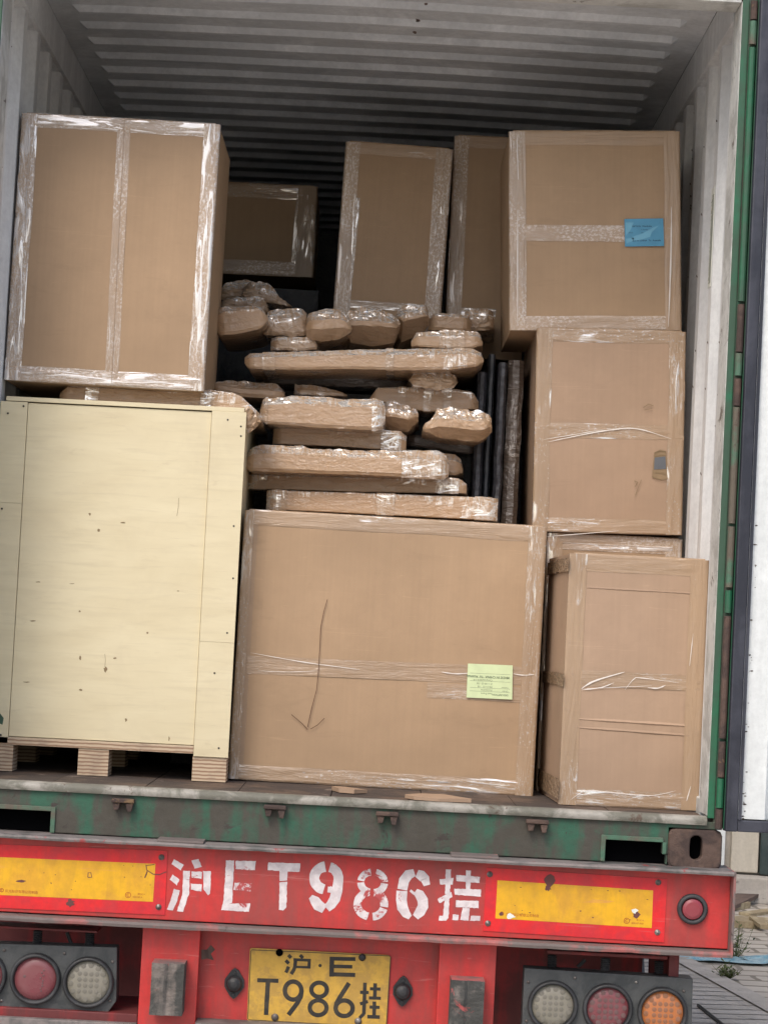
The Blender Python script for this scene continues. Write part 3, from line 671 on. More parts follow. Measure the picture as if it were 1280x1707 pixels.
blob(m, *c4(160, 315), 7, 2, YT); blob(m, *c4(540, 480), 6, 7, YT)
for k in range(14): blob(m, *c4(random.uniform(30, 1150), random.uniform(170, 420)), random.uniform(.5, 1.6), random.uniform(.4, .9), YT, 8)
m.build('scuff_marks', 'scuff', rl, weld=False)
# round marker lamp
c = at(1153, 1515, BY)
m = MB(); m.lathe(c, [(.047, 0), (.047, -.012), (.043, -.017), (.036, -.017), (.034, -.008), (.0335, 0)], 36); mk = m.build('marker_lamp', 'black_rubber', tr, smooth=True); mk['label'] = 'round red marker lamp near the end of the bumper beam'
m = MB(); m.lathe(c, [(.034, -.004), (.031, -.012), (.022, -.016), (.0001, -.017)], 24); m.build('lens', 'marker_lens', mk, smooth=False)
# chassis under the beam
m = MB(); a, b = at(238, 1560, -.03), at(334, 1560, -.03); zlo = Z(-.98)
m.box(a.x, b.x, -.03, .12, zlo, zbt); m.build('upright', 'red_paint', tr, bevel=.003); UL = (a.x, b.x)
a, b = at(733, 1575, -.03), at(828, 1575, -.03); m = MB(); m.box(a.x, b.x, -.03, .12, zlo, zbt); m.build('upright', 'red_paint', tr, bevel=.003); UR = (a.x, b.x)
m = MB(); m.box(UL[1], UR[0], .035, .06, zlo, zbt); fp = m.build('face_plate', 'red_paint', tr)
m = MB(); m.box(UL[1]+.001, UR[0]-.001, -.06, .034, Z(-.728), Z(-.70)); m.build('step_bar', 'steel_worn', tr, bevel=.003)
for (q, lab) in (([(254, 1605), (308, 1607), (303, 1694), (250, 1692)], 0), ([(752, 1634), (808, 1636), (803, 1730), (748, 1728)], 1)):
    p_ = [at(a, b, -.12) for a, b in q]; m = MB(); x0, x1 = p_[0].x, p_[1].x; z1, z0 = (p_[0].z+p_[1].z)/2, (p_[2].z+p_[3].z)/2
    P = []
    for j in range(13):
        z = z0+(z1-z0)*j/12; e = .004*noise.noise(Vector((z*20, lab*5, 0)))
        P.append([(x0, -.03, z), (x0+e*.3, -.12+e, z), (x0*.6+x1*.4, -.123+e*1.5, z), ((x0+x1)/2, -.117+e, z), (x1, -.12-e, z), (x1, -.03, z)])
    m.grid(P, closed=True); m.poly(P[0]); m.cur = 1; m.poly(P[-1]); m.build('bump_stop', ['block_worn', 'red_worn_edge'], tr)
def diamond(cx, cy_):
    c = at(cx, cy_, .034); m = MB()
    m.prism([(c.x, c.z+.048), (c.x+.012, c.z+.04), (c.x+.030, c.z+.012), (c.x+.031, c.z-.010), (c.x+.010, c.z-.04), (c.x, c.z-.047), (c.x-.012, c.z-.038), (c.x-.030, c.z-.010), (c.x-.030, c.z+.012), (c.x-.010, c.z+.041)], .024, .035)
    m.lathe((c.x, .024, c.z), [(.026, 0), (.025, -.008), (.020, -.018), (.010, -.024), (.0001, -.025)], 24)
    m.lathe((c.x, .024, c.z+.034), [(.006, 0), (.005, -.004), (.0001, -.0045)], 10); m.lathe((c.x, .024, c.z-.034), [(.006, 0), (.005, -.004), (.0001, -.0045)], 10)
    m.build('rubber_stop', 'black_rubber', tr, bevel=.0)
diamond(391, 1639); diamond(671, 1652)
m = MB(); st_ = [(336, 1583), (345, 1583), (352, 1575), (359, 1583), (352, 1590), (357, 1601), (346, 1598), (336, 1600)]
m.poly([at(a, b, .0338) for a, b in st_]); m.build('rust_hole', 'timber_dark', fp)
# number plate
c3 = lambda x, y: (400+x/4.923, 1570+y/4.923)
YP = .030
m = MB(); pl_px = [(417, 1581.5), (420, 1580), (648, 1592), (651.5, 1595), (644.5, 1712), (641, 1714), (414.5, 1701.5), (412, 1698)]
m.pxprism(pl_px, YP, .002); npl = m.build('number_plate', 'plate_yellow', tr, bevel=.0006); npl['label'] = 'yellow number plate with black characters'
S = [([(398, 108), (420, 132)], 28), ([(376, 152), (402, 178)], 28), ([(400, 203), (378, 253)], 28), ([(494, 108), (518, 134)], 28), ([(440, 146), (583, 152)], 24), ([(570, 150), (566, 220)], 26), ([(462, 206), (580, 210)], 20),
     ([(457, 146), (452, 205), (440, 235), (420, 265)], 30), ([(755, 122), (752, 286)], 38), ([(742, 138), (948, 142)], 32), ([(770, 201), (922, 205)], 30), ([(736, 266), (946, 272)], 34), (arc(658, 195, 7, 7, 0, 360, 12), 14, 1),
     ([(143, 315), (317, 320)], 34), ([(231, 322), (215, 600)], 37), (arc(437, 400, 68, 74, 0, 360, 28), 37, 1), ([(507, 400), (500, 450), (470, 505), (398, 600)], 37),
     (arc(650, 393, 64, 58, 0, 360, 28), 36, 1), (arc(642, 541, 69, 61, 0, 360, 28), 36, 1), (arc(855, 545, 70, 64, 0, 360, 28), 37, 1), ([(785, 545), (792, 505), (820, 455), (895, 338)], 37),
     ([(1026, 335), (1016, 595)], 30), ([(1016, 590), (982, 625)], 28), ([(985, 414), (1056, 416)], 27), ([(985, 510), (1050, 490)], 27), ([(1110, 340), (1105, 465)], 30), ([(1066, 385), (1153, 388)], 26), ([(1058, 460), (1156, 464)], 26),
     ([(1103, 490), (1100, 618)], 30), ([(1063, 535), (1146, 538)], 26), ([(1045, 614), (1148, 618)], 30)]
m = MB()
for k, s_ in enumerate(S): strokes_px(m, [s_], c3, YP-.0024-.00002*(k % 9))
m.build('plate_characters', 'black_ink', npl, weld=False)
m = MB()
bl = [(100, 66), (1226, 116), (1236, 126), (1200, 694), (1190, 702), (76, 640), (66, 630), (92, 74)]
strokes_px(m, [(bl, 6, 1)], c3, YP-.0023); m.build('plate_border', 'black_ink', npl, weld=False)
for (x, y, mt) in ((1003, 128, 'black_rubber'), (288, 618, 'bolt'), (970, 652, 'bolt'), (325, 88, 'shade_black')):  # the near-black last one stands for an open hole
    c = at(*c3(x, y), YP-.002); m = MB(); m.lathe(c, [(.0115, 0), (.011, -.004), (.006, -.007), (.0001, -.0075)], 16); m.build('plate_bolt_or_hole', mt, npl, smooth=True)
# tail lamps
def housing(q, Y, lamps, springs, label, screws):
    m = MB(); m.pxprism(q, Y, .0); m = MB(); m.pxprism(q, Y+.07, .07); h_ = m.build('lamp_cluster', 'lamp_housing', tr, bevel=.004); h_['label'] = label
    for (cx, cy_, kind, ro, dim) in lamps:
        c = at(cx, cy_, Y-.0002); r_ = ro/1.0
        m = MB(); m.lathe(c, [(r_, 0), (r_, -.012), (r_*.96, -.020), (r_*.88, -.022), (r_*.84, -.014), (r_*.82, -.004)], 44); rg = m.build('lamp_bezel', 'black_rubber', h_, smooth=True)
        m = MB(); rl_ = r_*.83; m.lathe(c, [(rl_, -.004), (rl_*.95, -.009), (rl_*.6, -.012), (.0001, -.013)], 40); m.build('lens', 'lens_'+kind, h_, smooth=True)
        m = MB()
        def led(x, z, s_):
            rr_ = math.hypot(x, z)/rl_; y = c.y-(.0132-.0035*rr_**2)
            m.lathe((c.x+x, y, c.z+z), [(s_*1.05, .002), (s_, -.0005), (s_*.5, -.001), (.0001, -.001)], 8)
        if dim < 2:
            for k in range(14): led(rl_*.80*math.cos(k*.4488+.1), rl_*.80*math.sin(k*.4488+.1), rl_*.125)
            for i in range(4):
                for j in range(4): led((i-1.5)*rl_*.27, (j-1.5)*rl_*.27, rl_*.11)
        else:
            for k in range(9): led(random.uniform(.2, .4)*rl_, (k/9-.5)*rl_*1.1, rl_*.05)
            led(-.5*rl_, .1*rl_, rl_*.07)
        m.build('led_grid', 'led_'+kind, h_, smooth=False)
    for (px, py0, py1) in springs:
        a, b = at(px, py0, Y+.03), at(px-.5, py1, Y+.03); m = MB(); pr = []; n = 7
        for k in range(n*2+1): pr.append((.016 if k % 2 else .012, (b.z-a.z)*k/(2*n)))
        m.lathe((a.x, a.y, a.z), pr, 16, 'Z'); m.build('rubber_mount', 'black_rubber', h_, smooth=False)
    for (px, py) in screws:
        c = at(px, py, Y); m = MB(); m.lathe(c, [(.005, 0), (.0045, -.003), (.0001, -.004)], 8); m.build('screw', 'bolt', h_, smooth=True)
housing([(-110, 1564), (200, 1574), (199, 1662), (181, 1687), (-115, 1674)], .0, [(60, 1631, 'red', .079, 2), (148, 1637, 'clear', .079, 0), (-30, 1626, 'red', .079, 1)], [(64, 1551, 1574), (151, 1554, 1577)], 'tail lamp cluster with dusty red and clear round lenses', [(8, 1584), (108, 1589), (188, 1603), (184, 1668), (3, 1668)])
housing([(871, 1608), (1149, 1625.5), (1146, 1735), (866, 1722)], .0, [(920.5, 1676, 'clear', .078, 0), (1012, 1681, 'red', .078, 1), (1103, 1687, 'amber', .078, 0)], [(920, 1592, 1612), (1009, 1597, 1618), (1098, 1602, 1623)], 'tail lamp cluster with clear, red and amber round lenses', [(880, 1637), (958, 1630), (1060, 1637), (1139, 1652), (877, 1702)])
# inner frame behind the lamps
def bar(q, Y, d, mat, name):
    m = MB(); m.pxprism(q, Y, 0) if False else None; p_ = [at(a, b, Y) for a, b in q]; m.box(min(v.x for v in p_), max(v.x for v in p_), Y, Y+d, min(v.z for v in p_), max(v.z for v in p_)); return m.build(name, mat, tr, bevel=.003)
bar([(-120, 1541), (163, 1552)], .0, .10, 'red_dull', 'cross_member'); bar([(912, 1584), (1112, 1600)], .0, .10, 'red_dull', 'cross_member')
m = MB(); m.box(-1.2, 1.05, .45, .52, Z(-.98), zbt); m.build('rear_bulkhead', 'red_dull', tr)
a = at(1113, 1640, .02); b = at(1130, 1640, .02); m = MB(); m.box(a.x, b.x, .02, .5, Z(-.9), zbt); m.build('side_plate', 'red_dull', tr, bevel=.003)
m = MB(); m.box(-1.2, UL[0]-.002, -.02, .3, Z(-.735), Z(-.69)); m.build('lower_bar', 'red_dull', tr, bevel=.003)
m = MB(); m.box(-1.2, UL[0]-.002, -.05, -.021, Z(-.78), Z(-.715)); m.build('lower_bar', 'steel_worn', tr, bevel=.003)
m = MB(); m.tube([at(112, 1554, .1), at(118, 1570, .1), at(124, 1580, .1)], .006, 8); m.tube([at(962, 1612, .1), at(975, 1600, .1)], .006, 8); m.build('cable', 'black_rubber', tr)
m = MB()
for x in (-.5, .38): m.box(x, x+.12, .53, 11.5, Z(-.55), Z(-.17))
for k in range(6): m.box(-1.15, 1.15, 1+1.9*k, 1.1+1.9*k, Z(-.30), Z(-.18))
m.build('chassis_rail', 'red_dull', tr)
for y in (1.9, 3.2, 4.5):
    m = MB(); m.tube([(-.9, y, .5), (.9, y, .5)], .06, 12); m.build('axle', 'steel_worn', tr)
    for sx in (-1, 1):
        m = MB(); m.lathe((sx*.92, y, .5), [(.28, -.27), (.45, -.28), (.49, -.24), (.5, -.15), (.5, .15), (.49, .24), (.45, .28), (.28, .27)], 36, 'X'); wh = m.build('wheel', 'black_rubber', tr)
        m = MB(); m.lathe((sx*.92, y, .5), [(.28, -.27), (.26, -.1), (.1, -.05), (.1, .05), (.26, .1), (.28, .27)], 30, 'X'); m.build('rim', 'steel_worn', wh)

# ================================================================== CARGO
def frame_from(q, Y):
    TL, TR, BR, BL = [at(a, b, Y) for a, b in q]
    xv = ((TR-TL)+(BR-BL)); xv.y = 0; xv.normalize(); zv = Vector((-xv.z, 0, xv.x)); yv = Vector((0, 1, 0))
    c = (TL+TR+BR+BL)/4; W = ((TR-TL).dot(xv)+(BR-BL).dot(xv))/2; H = ((TL-BL).dot(zv)+(TR-BR).dot(zv))/2
    o = c-zv*H/2
    M = Matrix(((xv.x, 0, zv.x, o.x), (xv.y, 1, zv.y, o.y), (xv.z, 0, zv.z, o.z), (0, 0, 0, 1)))
    return M, W, H
class Carton:
    def __init__(s, q, Y, depth, label, mat='cardboard', cat='carton', group=None, name='cardboard_carton', bulge=.004, boards=('L', 'R', 'T', 'B'), bw=.045, yaw=0, boardmat='cardboard_board'):
        s.M, s.W, s.H = frame_from(q, Y); s.M = s.M @ Matrix.Rotation(R(yaw), 4, 'Z'); s.D = depth; s.Y = Y; s.seed = random.uniform(0, 99)
        s.root = empty(name, s.M, label, cat, group); s.bulge = bulge; s.boards = boards; s.bw = bw
        W, H, D = s.W, s.H, s.D; m = MB(); n = 16
        def face(o, a, b, nrm):
            P = []
            for i in range(n+1):
                row = []
                for j in range(n+1):
                    u, v = i/n, j/n; e = s.bulge*(math.sin(math.pi*u)*math.sin(math.pi*v))**.6 + .0022*noise.noise(Vector((u*4, v*4, s.seed)))*min(1, 8*u*(1-u))*min(1, 8*v*(1-v))
                    row.append(o+a*u+b*v+nrm*e)
                P.append(row)
            m.grid(P)
        X, Yv, Zv = Vector((W, 0, 0)), Vector((0, D, 0)), Vector((0, 0, H)); o = Vector((-W/2, 0, 0))
        face(o, X, Zv, Vector((0, -1, 0))); face(o, Yv, Zv, Vector((-1, 0, 0))); face(o+X, Yv, Zv, Vector((1, 0, 0)))
        face(o+Zv, X, Yv, Vector((0, 0, 1))); face(o, X, Yv, Vector((0, 0, 0))); face(o+Yv, X, Zv, Vector((0, 1, 0)))
        m.build('box', mat, s.root, local=True, smooth=False)
        t = .002
        for e in boards:
            m = MB()
            if e in 'LR':
                sx = -1 if e == 'L' else 1
                pr = [(sx*(W/2+t), bw), (sx*(W/2+t), -t), (sx*(W/2-bw), -t), (sx*(W/2-bw), -.0002), (sx*(W/2-.0), -.0002), (sx*(W/2+.0002), bw)]
                P = [[(x, y, z) for x, y in pr] for z in [H*k/10 for k in range(11)]]
            else:
                sz = 1 if e == 'T' else -1; zc = H if e == 'T' else 0; t2_ = t*.8
                pr = [(zc+sz*t2_, bw), (zc+sz*t2_, -t2_), (zc-sz*bw, -t2_), (zc-sz*bw, -.0002), (zc, -.0002), (zc+sz*.0002, bw)]
                P = [[(x, y, z) for z, y in pr] for x in [-W/2+bw*.98+(W-bw*1.96)*k/10 for k in range(11)]]
            m.grid(P, closed=True); m.poly(P[0]); m.poly(P[-1]); m.build('edge_board', boardmat, s.root, local=True)
    def P(s, px, py, off=0):
        """local x, z of the photograph point on this carton's front face"""
        n = s.M.to_3x3() @ Vector((0, 1, 0)); o = s.M.translation; d = ray(px, py); w_ = CAM+d*((o-CAM).dot(n)/d.dot(n)); l = s.M.inverted() @ w_
        return l.x, l.z
    def lift(s, x, z):
        u = min(1, max(0, x/s.W+.5)); v = min(1, max(0, z/s.H)); return s.bulge*(math.sin(math.pi*u)*math.sin(math.pi*v)+1e-9)**.6+.002
    def surf(s, x, z):
        """height of the board surface (with the edge boards) in front of y=0"""
        h_ = s.lift(x, z)-.002
        W, H, bw = s.W/2, s.H, s.bw
        for e, d in (('L', x+W), ('R', W-x), ('T', H-z), ('B', z)):
            if e in s.boards and d < bw+.003: h_ = max(h_, .0023)
        return h_
    def tape(s, a, b, w_, mat='tape_clear', wr=.001, rag=.03, ends=0, off=.0012, name='tape', flat=False):
        """strip on the front face from local (x,z) a to b; w_ = (left, right) widths either side"""
        if isinstance(w_, (int, float)): w_ = (w_/2, w_/2)
        rag = min(rag, .06); s.tk = getattr(s, 'tk', 0)+1; off = off if off < .0019 else .0024+.00022*(s.tk % 9); wr *= .6
        ax, az = a; bx_, bz = b; L_ = math.hypot(bx_-ax, bz-az); tx, tz = (bx_-ax)/L_, (bz-az)/L_; nx, nz_ = -tz, tx
        n = max(8, int(L_/.010)); mm = 12; P = []; U = []; sd_ = random.uniform(0, 99); uo = random.uniform(0, 40)
        for i in range(n+1):
            t = i/n; row = []; ur = []
            l_ = w_[0]*(1+rag*noise.noise(Vector((t*L_*5, sd_, 0)))); r_ = w_[1]*(1+rag*noise.noise(Vector((t*L_*5, sd_, 9))))
            for j in range(mm+1):
                c = l_+(-r_-l_)*j/mm; x = ax+tx*L_*t+nx*c; z = az+tz*L_*t+nz_*c
                e = wr*max(0, noise.noise(Vector((t*L_*9, c*55, sd_)))+.15)*2 if 0 < j < mm else 0
                base = off+(0 if flat else s.surf(x, z)); X = x; Y_ = -base-e; Z_ = z; t_ = off+.0035
                if x < -s.W/2: X = -s.W/2-t_; Y_ = (-s.W/2-x)-t_
                elif x > s.W/2: X = s.W/2+t_; Y_ = (x-s.W/2)-t_
                if z > s.H: Z_ = s.H+t_; Y_ = max(Y_, (z-s.H)-t_)
                elif z < 0: Z_ = -t_*.2; Y_ = max(Y_, -z-t_)
                row.append((X, Y_, Z_)); ur.append((t*L_+uo, c+sd_))
            P.append(row); U.append(ur)
        m = MB(); m.grid(P, U); return m.build(name, mat, s.root, local=True, smooth=True)
    def glint(s, pts, w_, mat='fold_glint', name='tape_fold_glint'):
        """pale sliver painting a highlight along a tape fold, tapering at both ends"""
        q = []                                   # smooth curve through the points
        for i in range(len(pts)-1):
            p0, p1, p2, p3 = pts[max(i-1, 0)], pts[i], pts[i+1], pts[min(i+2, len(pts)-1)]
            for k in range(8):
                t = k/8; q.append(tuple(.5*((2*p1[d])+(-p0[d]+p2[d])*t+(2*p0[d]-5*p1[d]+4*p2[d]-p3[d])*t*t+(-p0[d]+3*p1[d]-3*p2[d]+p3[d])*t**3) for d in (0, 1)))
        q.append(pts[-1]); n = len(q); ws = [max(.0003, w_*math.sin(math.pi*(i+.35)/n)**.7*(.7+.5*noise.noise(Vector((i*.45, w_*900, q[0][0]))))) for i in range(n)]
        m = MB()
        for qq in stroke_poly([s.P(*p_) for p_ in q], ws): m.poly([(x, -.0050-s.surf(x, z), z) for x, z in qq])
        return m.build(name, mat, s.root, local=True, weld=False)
    def edges(s, spec):
        for e, (out, inn, mat, wr) in spec.items():
            W, H = s.W/2, s.H; jl = .006
            if e == 'L': s.tape((-W, -.0), (-W, H), (out, inn), mat, wr, .22, off=.0018)
            if e == 'R': s.tape((W, -.0), (W, H), (inn, out), mat, wr, .22, off=.0018)
            if e == 'T': s.tape((-W+.01, H), (W-.01, H), (out, inn), mat, wr, .22, off=.0009)
            if e == 'B': s.tape((-W+.01, 0), (W-.01, 0), (inn, out), mat, wr, .22, off=.0009)
    def plate(s, q, mat, name, off, th=.0006, label=None):
        pts = [s.P(*p_) for p_ in q]; y = -(off+max(s.lift(*p_) for p_ in pts)); m = MB()
        if sum(pts[i][0]*pts[(i+1) % len(pts)][1]-pts[(i+1) % len(pts)][0]*pts[i][1] for i in range(len(pts))) < 0: pts = pts[::-1]
        m.prism(pts, y-th, y); o = m.build(name, mat, s.root, local=True); s.py = y-th
        if label: o['label'] = label
        return o
    def ink(s, strokes, mat, name, parent=None, y=None):
        m = MB()
        for pts, w_ in strokes:
            for q in stroke_poly([s.P(*p_) for p_ in pts], w_, jitter=.15): m.poly([(x, (y if y is not None else -.0012-s.lift(x, z)), z) for x, z in q])
        return m.build(name, mat, parent or s.root, local=True, weld=False)
    def crease(s, a, b, depth=.0015, n=40):
        """pressed fold line in the board"""
        (ax, az), (bx_, bz) = s.P(*a), s.P(*b); P = []
        for i in range(n+1):
            t = i/n; x = ax+(bx_-ax)*t; z = az+(bz-az)*t+.0008*noise.noise(Vector((t*20, 1, s.seed))); l = s.lift(x, z)
            P.append([(x, -l+.0035, z-.006), (x, -l-.0004, z-.0010), (x, -l+.0006, z+.0008), (x, -l+.003, z+.006)])
        m = MB(); m.grid(P); m.build('fold_line', 'cardboard_pink', s.root, local=True)

# --- plywood crate on runners
CY = .42
cm, cw, chh = frame_from([(3, 667), (414, 690), (378, 1256), (-33, 1238)], CY)
crt = empty('wooden_crate', cm, 'tall pale plywood crate on laminated runner blocks, beside the biggest carton', 'crate')
icm = cm.inverted()
def CP(px, py):
    l = icm @ at(px, py, CY); return l.x, l.z
m = MB(); xl, _ = CP(46, 900); xr_, _ = CP(340, 900)
xl = CP(31, 950)[0]; xr_ = CP(339, 950)[0]; zb0 = CP(200, 1236)[1]
m.box(xl+.0005, xr_-.0005, .006, .02, zb0, chh-.002)
m.build('front_panel', 'plywood', crt, local=True)
m = MB()
kn = [(165, 884, 2.4, 3), (176, 1116, 3.5, 5), (133, 1019, 1.8, 1.8), (246, 1055, 1.8, 1.8), (210, 1200, 2, 3), (64, 970, 5, .9), (120, 973, 6, .6), (297, 985, 3, 1), (55, 1035, 5, 1.2), (134, 1097, 1.8, 4), (135, 1150, 3, 2.4), (45, 1137, 6, 1.2), (282, 1231, 1.5, 4), (192, 1097, 3, 1.6), (150, 857, 2, 3), (205, 871, 5, 1.2)]
for (a, b, rx, ry) in kn:
    pts = [CP(a+rx*math.cos(k*.52)*random.uniform(.5, 1.2), b+ry*math.sin(k*.52)*random.uniform(.5, 1.2)) for k in range(12)]
    m.poly([(x, .0053, z) for x, z in pts])
for (a, b, c_, d_) in ((298, 830, 295, 860), (175, 1090, 175, 1112)):
    for q in stroke_poly([CP(a, b), CP((a+c_)/2+1, (b+d_)/2), CP(c_, d_)], .0011): m.poly([(x, .0052, z) for x, z in q])
m.build('knots', 'knot_brown', crt, local=True)
m = MB(); m.box(-cw/2, xl-.0012, .0, .012, CP(10, 1190)[1]*0-.0+.0, CP(10, 838)[1]); m.box(-cw/2, xl-.0012, .0005, .012, CP(10, 838)[1]+.0008, chh); m.build('corner_batten', 'plywood', crt, local=True, bevel=.0008)
m = MB(); zj = CP(350, 1070)[1]; m.box(xr_+.0012, cw/2, -.002, .012, -.012, zj-.0003); m.box(xr_+.0012, cw/2, -.0025, .012, zj+.0003, chh+.002); m.build('corner_batten', 'plywood', crt, local=True, bevel=.0008)
m = MB(); m.box(-cw/2+.005, xr_, .0, .012, -.004, zb0-.003); m.build('base_batten', 'ply_edge', crt, local=True, bevel=.001)
m = MB(); m.box(-cw/2+.018, cw/2-.008, -.004+.004, 1.05, chh+.0025, chh+.017); m.build('lid', 'plywood', crt, local=True, bevel=.001)
m = MB(); m.box(-cw/2+.004, cw/2-.012, .0205, 1.04, .0, chh); m.build('crate_body', 'plywood', crt, local=True, bevel=.002)
m = MB()
for (a, b) in ((402, 711), (402, 711+16), (380, 700), (390, 877), (389, 964), (379, 1055), (358, 1122), (365, 1247), (40, 677), (14, 689), (4, 848), (2, 1225)):
    x, z = CP(a, b); m.lathe((x, -.0024, z), [(.0035, .001), (.0032, -.0008), (.0001, -.001)], 8)
m.build('screw', 'black_ink', crt, local=True)
fz = -.0005
for (a, b) in ((-28, 21), (130, 181), (321, 378)):
    x0 = CP(a, 1270)[0]; x1 = CP(b, 1270)[0]; zz = -(icm @ Vector((0, 0, 0))).z
    m = MB(); lo = (icm @ Vector(((cm @ Vector(((x0+x1)/2, 0, 0))).x, CY, Z(.001)))).z
    for yy in (.004, .5, .93):
        m = MB(); m.box(x0, x1, yy, yy+.10, lo, -.0045 if b < 300 else -.0125); m.build('runner_block', 'ply_edge', crt, local=True, bevel=.0015)
m = MB(); m.poly([(x, -.0008, z) for x, z in (CP(0, 1188), CP(7, 1197), CP(5, 1208), CP(0, 1206), CP(-8, 1203))]); m.build('green_mark', 'green_clean', crt, local=True)

# --- biggest carton
BC = Carton([(412, 850), (907, 879), (887, 1327), (383, 1298)], .56, 1.0, 'biggest carton, hand-drawn down arrow and pale green label, in the middle of the floor', bw=.042)
BC.edges({'L': (.03, .028, 'tape_clear', .001), 'R': (.02, .055, 'tape_clear', .0018), 'T': (.02, .050, 'tape_clear', .0016), 'B': (.015, .05, 'tape_clear', .0014)})
a, b = BC.P(412, 1108), BC.P(896, 1128); BC.tape(a, b, .06, 'tape_flat', .0008, .04)
a, b = BC.P(712, 1150), BC.P(890, 1160); BC.tape(a, b, .05, 'tape_flat', .0008, .05)
for (q0, q1, w_) in (((418, 1088), (600, 1116), .0035), ((430, 1118), (530, 1118), .0025), ((735, 1120), (782, 1122), .005), ((855, 1123), (890, 1124), .005)):
    BC.glint([q0, ((q0[0]+q1[0])/2, (q0[1]+q1[1])/2+2), q1], w_)
BC.ink([([(546, 999), (540, 1020), (535, 1045), (533, 1085), (531, 1118), (528, 1150), (520, 1180), (513, 1212)], .0022), ([(486, 1191), (497, 1200), (506, 1208), (513, 1216)], .0022), ([(518, 1215), (530, 1208), (541, 1197)], .0022)], 'marker', 'drawn_arrow', y=-.0105)
lb = BC.plate([(779.5, 1106), (854, 1109), (853, 1166), (777, 1162.5)], 'label_green', 'label', .004, .0008, 'pale green printed label stuck on upside down')
def label_text(C, par, rows, y, ox, ux, uy, mat):
    m = MB()
    for (u, v, h_, txt, bold) in rows:
        def plc(a_, b_):
            x = u+a_; z = v+b_
            X = ox[0]+ux[0]*x+uy[0]*z; Z_ = ox[1]+ux[1]*x+uy[1]*z; return (X, y, Z_)
        add_text(m, txt, h_, plc, bold)
    return m.build('printed_text', mat, par, local=True, weld=False)
TLp, TRp, BLp = BC.P(779.5, 1106), BC.P(854, 1109), BC.P(777, 1162.5)
# upside down: text origin at the label's lower right corner, x runs left, up runs down
BRp = BC.P(853, 1166); uxv = Vector((BLp[0]-BRp[0], BLp[1]-BRp[1])); Lw = uxv.length; uxv.normalize(); uyv = Vector((BRp[0]-TRp[0], BRp[1]-TRp[1])); Lh = uyv.length; uyv.normalize()
def rowL(u, v, h_, t, b=False): return (u*Lw, -Lh*(1-v)*1.0+0, h_*Lh, t, b)
rows = [(.07*Lw, .0, 0, '', 0)]
rows = []
for (u, v, h_, t, b_) in ((.09, .14, .075, 'DESCRIPTION', 1), (.44, .16, .07, 'Steel Frame', 0), (.09, .25, .07, 'Order', 0), (.44, .26, .07, 'Accessories', 0), (.09, .35, .07, 'Colour', 0), (.44, .36, .07, 'MS-11-15   -1B', 0), (.44, .45, .07, 'Z 1-100-25 - 5B', 0), (.44, .55, .07, 'Components G 1.8', 0), (.07, .655, .095, 'MADE IN CHINA  To  Australia', 1)):
    rows.append((u*Lw, -v*Lh, h_*Lh, t, b_))
label_text(BC, lb, rows, BC.py-.0002, BRp, (uxv.x, uxv.y), (uyv.x, uyv.y), 'ink_green')
m = MB()
for v in (.20, .30, .50, .60, .72):
    for q in stroke_poly([(BRp[0]+uxv.x*Lw*.05-uyv.x*v*Lh, BRp[1]+uxv.y*Lw*.05-uyv.y*v*Lh), (BRp[0]+uxv.x*Lw*.93-uyv.x*v*Lh, BRp[1]+uxv.y*Lw*.93-uyv.y*v*Lh)], .0008): m.poly([(x, BC.py-.00015, z) for x, z in q])
m.build('printed_lines', 'ink_green', lb, local=True)

# --- bottom right carton and the one behind it
BR = Carton([(954, 922), (1180, 935), (1164, 1351), (929, 1341)], .235, .55, 'upright carton on the floor at the right wall, crossed by glossy tape at mid height', 'cardboard_pink', bw=.036, yaw=2.6)
BR.edges({'L': (.002, .052, 'tape_flat', .0008), 'R': (.01, .056, 'tape_flat', .001), 'T': (.01, .055, 'tape_flat', .0008), 'B': (.01, .055, 'tape_clear', .0014)})
BR.tape(BR.P(932, 1128), BR.P(1172, 1140), .05, 'tape_flat', .001, .04)
for (q, w_) in (([(968, 1148), (990, 1135), (1040, 1120)], .006), ([(968, 1150), (1000, 1146), (1022, 1138)], .004), ([(1040, 1150), (1055, 1132), (1068, 1130), (1130, 1138)], .003), ([(1078, 1146), (1095, 1147), (1108, 1142)], .005), ([(950, 1333), (975, 1318), (1010, 1320), (1080, 1326), (1125, 1318)], .004), ([(1150, 1310), (1143, 1335)], .004), ([(1154, 1056), (1148, 1110)], .003), ([(972, 1148), (1085, 1143)], .002)):
    BR.glint(q, w_*1.15)
BR.crease((978, 979), (1152, 989)); BR.crease((958, 1212), (1148, 1226)); BR.crease((962, 1198), (1148, 1210))
for (z0, z1) in ((.02*BR.H, .1*BR.H), (.47*BR.H, .52*BR.H), (.93*BR.H, .985*BR.H)):   # brown tape on its left side
    m = MB(); P = [[(-BR.W/2-.008, -.02+.56*i/12, z0+(z1-z0)*j/3+.01*noise.noise(Vector((i, z0, 1)))) for j in range(4)] for i in range(13)]; m.grid(P, [[(i*.07, j*.015) for j in range(4)] for i in range(13)]); m.build('tape', 'tape_flat', BR.root, local=True)
BK = Carton([(917, 889), (1133, 899), (1118, 1330), (893, 1318)], .82, .7, 'carton standing behind the bottom right one, only its taped top showing', bw=.03, boards=('T',))
BK.edges({'L': (.01, .05, 'tape_clear', .0015), 'R': (.01, .055, 'tape_textured', .0015), 'T': (.01, .055, 'tape_textured', .002)})
BK.tape(BK.P(917, 908), BK.P(1120, 916), .02, 'tape_silver', .002, .5)

